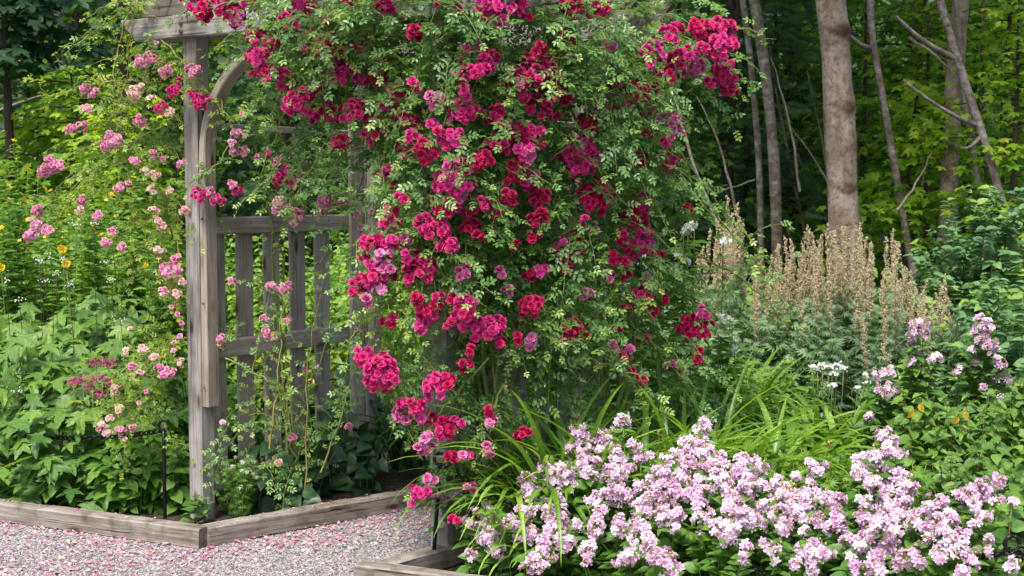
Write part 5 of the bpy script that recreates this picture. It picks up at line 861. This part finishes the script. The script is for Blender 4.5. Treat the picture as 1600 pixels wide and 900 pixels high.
tree('dark trunk leaning left with bare side branches', [(1572, 340), (1545, 235), (1510, 130), (1490, 70), (1470, 0)], 12.2, .075, .06, 'birch', crown=(3.0, 2.0), nleaf=3500, branches=[((1490, 90), (1400, 25), 12.0, .03), ((1525, 195), (1412, 125), 12.0, .022), ((1530, 215), (1500, 230), 12.1, .02)])
tree('pale thin trunk beside the dark leaning trunk', [(1533, 340), (1520, 220), (1505, 130), (1498, 40)], 13.2, .06, .045, 'pale', crown=CR3)
tree('pale straight background trunk behind the dark leaning one', [(1474, 330), (1472, 200), (1470, 60), (1470, 0)], 18.0, .10, .08, 'pale', crown=CR3)
tree('stout tan stump-like trunk above the blue-green shrub', [(1480, 330), (1484, 280), (1490, 200)], 13.4, .18, .13, 'beech', crown=CR3)
tree('slender dark sapling at the upper right', [(1537, 190), (1533, 100), (1536, 0)], 13.2, .035, .03, 'brown', crown=(1.6, 1.2), nleaf=1200)
tree('shaded grey trunk deep in the left wood', [(105, 235), (100, 160), (96, 60)], 18.5, .16, .14, 'birch', crown=(3.4, 2.2), nleaf=2200)
tree('second shaded trunk in the left wood near the rose sprays', [(113, 240), (112, 180), (110, 100), (118, 20)], 20.5, .2, .16, 'brown', crown=(3.4, 2.2), nleaf=2200)
tree('dim trunk in the woods between rose and birch', [(1135, 300), (1133, 200), (1140, 60)], 17.0, .14, .12, 'brown', crown=(3.4, 2.2), nleaf=2200)
for i, (px, Y) in enumerate([(300, 19), (460, 20), (640, 19), (900, 19), (1020, 18.5), (-90, 18), (1650, 17), (1420, 20.5), (1250, 20), (200, 17.6)]):
    tree('dark woodland trunk standing deep in shade', [(px, 330), (px + R.integers(-12, 12), 150), (px + R.integers(-25, 25), 0)], Y, .22, .17, 'brown', crown=(3.6, 2.3), nleaf=1700, group='background trunks of the wood')
# dead sticks in the left wood
for i, (p0, p1) in enumerate([((0, 205), (85, 172)), ((0, 165), (80, 145))]):
    a = Acc(); b0, b1 = P(*p0, 15), P(*p1, 15); tube(a, bez(b0 - [.4, 0, .2], (b0 + b1) / 2, b1, 8), np.linspace(.02, .008, 8), 6, .3)
    tag(link('dead_branch', a, M['pale'], loc=b0), ('lower' if i == 0 else 'upper') + ' bare grey branch slanting through the left wood', 'branch', 'bare branches in the left wood')

for i, (p0, p1, Y, w_, lab) in enumerate([((1250, 300), (1205, 90), 13.6, .013, 'thin bare stick just right of the birch trunk'), ((1400, 330), (1455, 240), 12.4, .010, 'short pale stick slanting up between the right-hand trunks'), ((1440, 290), (1432, 180), 13.4, .008, 'thin upright stick below the forked tree'), ((1585, 300), (1530, 150), 12.6, .010, 'thin pale stick crossing behind the leaning trunk'), ((1420, 60), (1500, 130), 12.8, .012, 'pale stick crossing high above the forked branch'), ((1150, 330), (1090, 150), 13.5, .012, 'pale stick leaning left of the thin pair of trunks'), ((1310, 320), (1228, 190), 14.2, .012, 'pale stick leaning left in front of the dark spruce'), ((1180, 280), (1115, 305), 13.8, .008, 'almost level bare twig left of the slim trunk')]):
    a = Acc(); b0, b1 = P(*p0, Y), P(*p1, Y); tube(a, bez(b0, (b0 + b1) / 2 + [.08, 0, .03], b1, 10) + R.normal(0, .006, (10, 3)), np.linspace(w_ * 1.3, w_ * .4, 10), 6, .2)
    tag(link('dead_branch', a, M['pale'], loc=b0), lab, 'branch', 'bare pale sticks in the right wood')

# saplings and understorey
def sapling(lab, base, h, r, nb, mat, lsz, tpl=MAPLE, per=26, z0=.08, bias=0, group='young trees of the understorey', trunkmat='brown', name='young_tree', droop=.12, flat=.25):
    base = np.array([base[0], base[1], 0.]); o = thing(name, lab, 'tree', base, group); lf, st = Acc(), Acc(); tr = Acc()
    top = base + [R.normal(0, .15), 0, h]; tp = bez(base, (base + top) / 2 + [R.normal(0, .1), 0, 0], top, 12); tube(tr, tp, np.linspace(.012 * h + .01, .008, 12), 7, .4)
    for k in range(nb):
        f = z0 + (1 - z0) * (k + R.random()) / nb; c = np.array([np.interp(f, np.linspace(0, 1, 12), tp[:, i]) for i in range(3)]); th = R.random() * 6.283; L_ = r * R.uniform(.55, 1.1) * (math.sin(min(1, f * 1.0) * 2.6 + .35) * .6 + .45)
        d = np.array([math.cos(th), math.sin(th), .22]); t = np.linspace(0, 1, 7)[:, None]; pts = c + d * L_ * t; pts[:, 2:3] -= droop * L_ * t * t * 2; tube(st, pts, np.linspace(.009, .003, 7), 4, .4)
        n = int(per * (L_ / r + .2)); s = R.uniform(.12, 1.02, n); q = np.stack([np.interp(s, t[:, 0], pts[:, i]) for i in range(3)], 1); sd = nrm(np.cross(d, UP)); q = q + sd * (R.normal(0, 1, (n, 1)) * .30 * L_ * (s[:, None] * .7 + .3)) + R.normal(0, .05, (n, 3))
        ld = nrm(d * .6 + sd * R.normal(0, .8, (n, 1)) + [0, -.15, -.35]); N = nrm(UP + [0, -.55, 0] + R.normal(0, flat, (n, 3)))
        lf.inst(tpl, q, ld, N, lsz * R.uniform(.65, 1.15, n), np.clip(R.normal(.4 + bias, .2, n) + .12 * (f - .5), 0, 1))
    link('crown', lf, M[mat], o); link('trunk', tr, M[trunkmat], o); link('branch', st, M[trunkmat], o); return o
SAP = [
    (1420, 13.6, 2.5, .75, 38, 'forestlime', .115, 0.05, 'lime-leaved maple sapling just right of the big trunk'),
    (1450, 15.0, 3.4, 1.0, 38, 'forestlime', .115, .12, 'maple sapling above the left side of the blue-green shrub'),
    (1335, 15.5, 3.8, 1.2, 36, 'forest', .12, .0, 'maple sapling behind the big trunk'),
    (1560, 15.2, 4.6, 1.5, 44, 'forestlime', .12, .08, 'sunlit maple sapling behind the dark leaning trunk'),
    (1660, 14.2, 4.6, 1.4, 50, 'forestlime', .12, .02, 'yellow-green maple sapling at the upper right edge'),
    (1500, 17.5, 5.0, 1.5, 40, 'forest', .13, .15, 'maple sapling between the pale trunks'),
    (1240, 17.5, 4.2, 1.3, 36, 'forest', .12, -.1, 'shaded maple sapling behind the leaning sticks'),
    (1420, 16.8, 5.0, 1.5, 40, 'forest', .13, .05, 'maple sapling behind the forked slim tree'),
    (1200, 19.0, 4.6, 1.4, 36, 'forest', .13, -.1, 'shaded sapling deep behind the birch trunk'),
    (30, 12.6, 2.1, .8, 36, 'forestlime', .10, .0, 'nearest yellow-green sapling at the left edge of the wood'),
    (120, 12.4, 2.3, .7, 36, 'forestlime', .10, .0, 'yellow-green sapling between the left edge and the rose sprays'),
    (190, 11.8, 2.3, .6, 34, 'forestlime', .095, .05, 'small yellow-green sapling behind the rose sprays left of the beam'),
    (1570, 12.6, 3.3, .8, 40, 'forestlime', .11, .1, 'sunlit sapling over the blue-green shrub near the right edge'),
    (1330, 16.5, 3.4, 1.0, 36, 'forestlime', .11, -.05, 'sapling peeping out right behind the big trunk'),
    (60, 14.5, 3.0, 1.1, 40, 'forestlime', .12, -.02, 'yellow-green maple sapling at the left edge above the daisies'),
    (160, 13.2, 2.6, .9, 36, 'forestlime', .11, .0, 'yellow-green sapling behind the pink rose sprays'),
    (235, 14.5, 3.6, 1.1, 40, 'forest', .12, .1, 'green sapling left of the arbor beam'),
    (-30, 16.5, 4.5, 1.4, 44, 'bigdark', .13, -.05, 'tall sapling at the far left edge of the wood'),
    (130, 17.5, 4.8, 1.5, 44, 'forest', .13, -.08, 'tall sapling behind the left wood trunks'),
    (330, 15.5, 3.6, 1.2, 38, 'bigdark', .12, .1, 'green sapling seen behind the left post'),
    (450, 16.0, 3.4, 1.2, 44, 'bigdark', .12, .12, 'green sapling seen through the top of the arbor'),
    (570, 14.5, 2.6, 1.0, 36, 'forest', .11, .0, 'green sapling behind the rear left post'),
    (660, 16.0, 4.0, 1.3, 36, 'forest', .12, .0, 'sapling behind the crimson rose'),
    (820, 16.5, 4.0, 1.3, 30, 'forest', .12, .0, 'sapling hidden behind the middle of the rose'),
    (960, 16.0, 4.2, 1.3, 34, 'forest', .12, .0, 'sapling behind the outer rose beams'),
    (1050, 14.8, 2.6, 1.0, 34, 'forest', .11, -.05, 'low sapling right of the hanging rose'),
]
for (px, Y, h, r, nb, mat, lsz, bias, lab) in SAP: sapling(lab, P(px, 300, Y), h, r, nb, mat, lsz, bias=bias)
for (px, Y, h, r, lab) in [(1120, 15.0, 4.4, 1.1, 'dark spruce with drooping boughs right of the hanging rose'), (1060, 17.0, 5.0, 1.2, 'dark spruce behind the outer rose sprays'), (1165, 18.0, 5.2, 1.2, 'dark spruce between the thin trunks'), (1280, 18.6, 5.0, 1.2, 'dark spruce behind the big trunk'), (520, 18.0, 5.0, 1.3, 'dark spruce behind the arbor'), (40, 19.5, 5.4, 1.5, 'dark spruce in the left wood')]:
    sapling(lab, P(px, 300, Y), h, r, 46, 'conifer', .26, FROND, 16, .05, 0, 'spruces in the wood', name='spruce', droop=.3)
# hanging bough of big shaded maple leaves, top left: a tree standing left of the frame
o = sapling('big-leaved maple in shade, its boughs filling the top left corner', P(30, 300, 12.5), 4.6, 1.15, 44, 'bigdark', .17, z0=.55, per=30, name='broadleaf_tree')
# woodland floor undergrowth and far wood: nobody could count these
a = Acc(); n = 26000; q = np.stack([R.uniform(-12, 14, n), R.uniform(10.6, 22, n), R.random(n) ** 1.5 * .75], 1); q[:, 2] *= 1 + .5 * np.sin(q[:, 0] * 2) * np.sin(q[:, 1]); th = R.random(n) * 6.3
a.inst(OVATE, q, np.stack([np.cos(th), np.sin(th), R.normal(0, .3, n)], 1), nrm(R.normal(0, .35, (n, 3)) + [0, -.4, 1]), R.uniform(.06, .15, n))
tag(link('undergrowth', a, M['forest']), 'low leafy undergrowth covering the woodland floor', 'undergrowth', kind='stuff')
a = Acc(); n = 60000; q = np.stack([R.uniform(-20, 22, n), 22 + R.random(n) ** 1.4 * 7, R.uniform(0, 13, n)], 1); cl = np.sin(q[:, 0] * 1.7 + np.sin(q[:, 2] * 1.3)) + np.sin(q[:, 2] * 2.2 + q[:, 1]); q = q[(cl > -.9)]; n = len(q)
a.inst(MAPLE, q, nrm(R.normal(0, 1, (n, 3)) + [0, -.3, -.6]), nrm(R.normal(0, .45, (n, 3)) + [0, -.6, .9]), R.uniform(.2, .36, n))
tag(link('distant_wood', a, M['forest']), 'far-off mass of leafy wood closing the view', 'woodland', kind='stuff')
# wooded slope behind
a = Acc(); n = 40; xs = np.linspace(-60, 60, n); ys = np.linspace(29, 90, n); X, Yy = np.meshgrid(xs, ys, indexing='ij'); Z = np.clip((Yy - 29) * .75, 0, 30) + np.sin(X * .6) * .6 + np.sin(Yy * .8 + X * .3) * .5 - .2
V = np.stack([X, Yy, Z], -1).reshape(-1, 3); i, j = np.meshgrid(np.arange(n - 1), np.arange(n - 1), indexing='ij'); qd = (i * n + j).ravel(); a.add(V, np.concatenate([np.stack([qd, qd + n, qd + n + 1], 1), np.stack([qd, qd + n + 1, qd + 1], 1)]))
tag(link('hill', a, plain('wooded_slope', (.03, .055, .018), .95, 0, .7, 1.5, 1)), kind='structure')
# near leaf spray at the right edge
sapling('yellow-leaved young tree just beyond the right picture edge', (3.50, 8.6), 1.75, .36, 16, 'forestlime', .075, OVATE, 9, .5, .5, name='young_tree')

# ------------------------------------------------------------------ light, sky, camera
w = bpy.data.worlds.new('World'); sc.world = w; w.use_nodes = True; nt = w.node_tree; nt.nodes.clear()
EL, AZ = math.radians(60), math.radians(203)     # azimuth measured clockwise from +Y (the view direction): light from behind-left of the camera
sky = nt.nodes.new('ShaderNodeTexSky'); sky.sky_type = 'NISHITA'; sky.sun_disc = False; sky.sun_elevation = EL; sky.sun_rotation = AZ; sky.dust_density = 4; sky.air_density = 1.0
bg = nt.nodes.new('ShaderNodeBackground'); bg.inputs['Strength'].default_value = .12; ow_ = nt.nodes.new('ShaderNodeOutputWorld'); nt.links.new(sky.outputs[0], bg.inputs['Color']); nt.links.new(bg.outputs[0], ow_.inputs['Surface'])
sl = bpy.data.lights.new('sun', 'SUN'); sl.energy = 2.3; sl.angle = math.radians(12); sl.color = (1, .96, .88); so = bpy.data.objects.new('sun', sl); COL.objects.link(so)
sd = np.array([math.sin(AZ) * math.cos(EL), math.cos(AZ) * math.cos(EL), math.sin(EL)])
from mathutils import Vector
so.rotation_euler = Vector(sd).to_track_quat('Z', 'Y').to_euler()
cam = bpy.data.cameras.new('camera'); cam.sensor_width = 36; cam.lens = F / 1600 * 36; cam.clip_end = 2000; cam.clip_start = .05
cam.dof.use_dof = True; cam.dof.focus_distance = 6.0; cam.dof.aperture_fstop = 7.1
co = bpy.data.objects.new('camera', cam); COL.objects.link(co); co.location = EYE; co.rotation_euler = (math.pi / 2 - PITCH, 0, 0); sc.camera = co
sc.view_settings.view_transform = 'Standard'; sc.view_settings.look = 'None'; sc.view_settings.exposure = 1.2; sc.view_settings.gamma = 1
sc.render.engine = 'CYCLES'; sc.cycles.use_denoising = True; sc.cycles.max_bounces = 8; sc.cycles.diffuse_bounces = 4; sc.cycles.transmission_bounces = 6; sc.cycles.glossy_bounces = 2; sc.cycles.caustics_reflective = False; sc.cycles.caustics_refractive = False
for o in bpy.data.objects:
    if '_b' in o: del o['_b']
print('TRIS', sum(len(m_.polygons) for m_ in bpy.data.meshes), 'OBJ', len(bpy.data.objects))
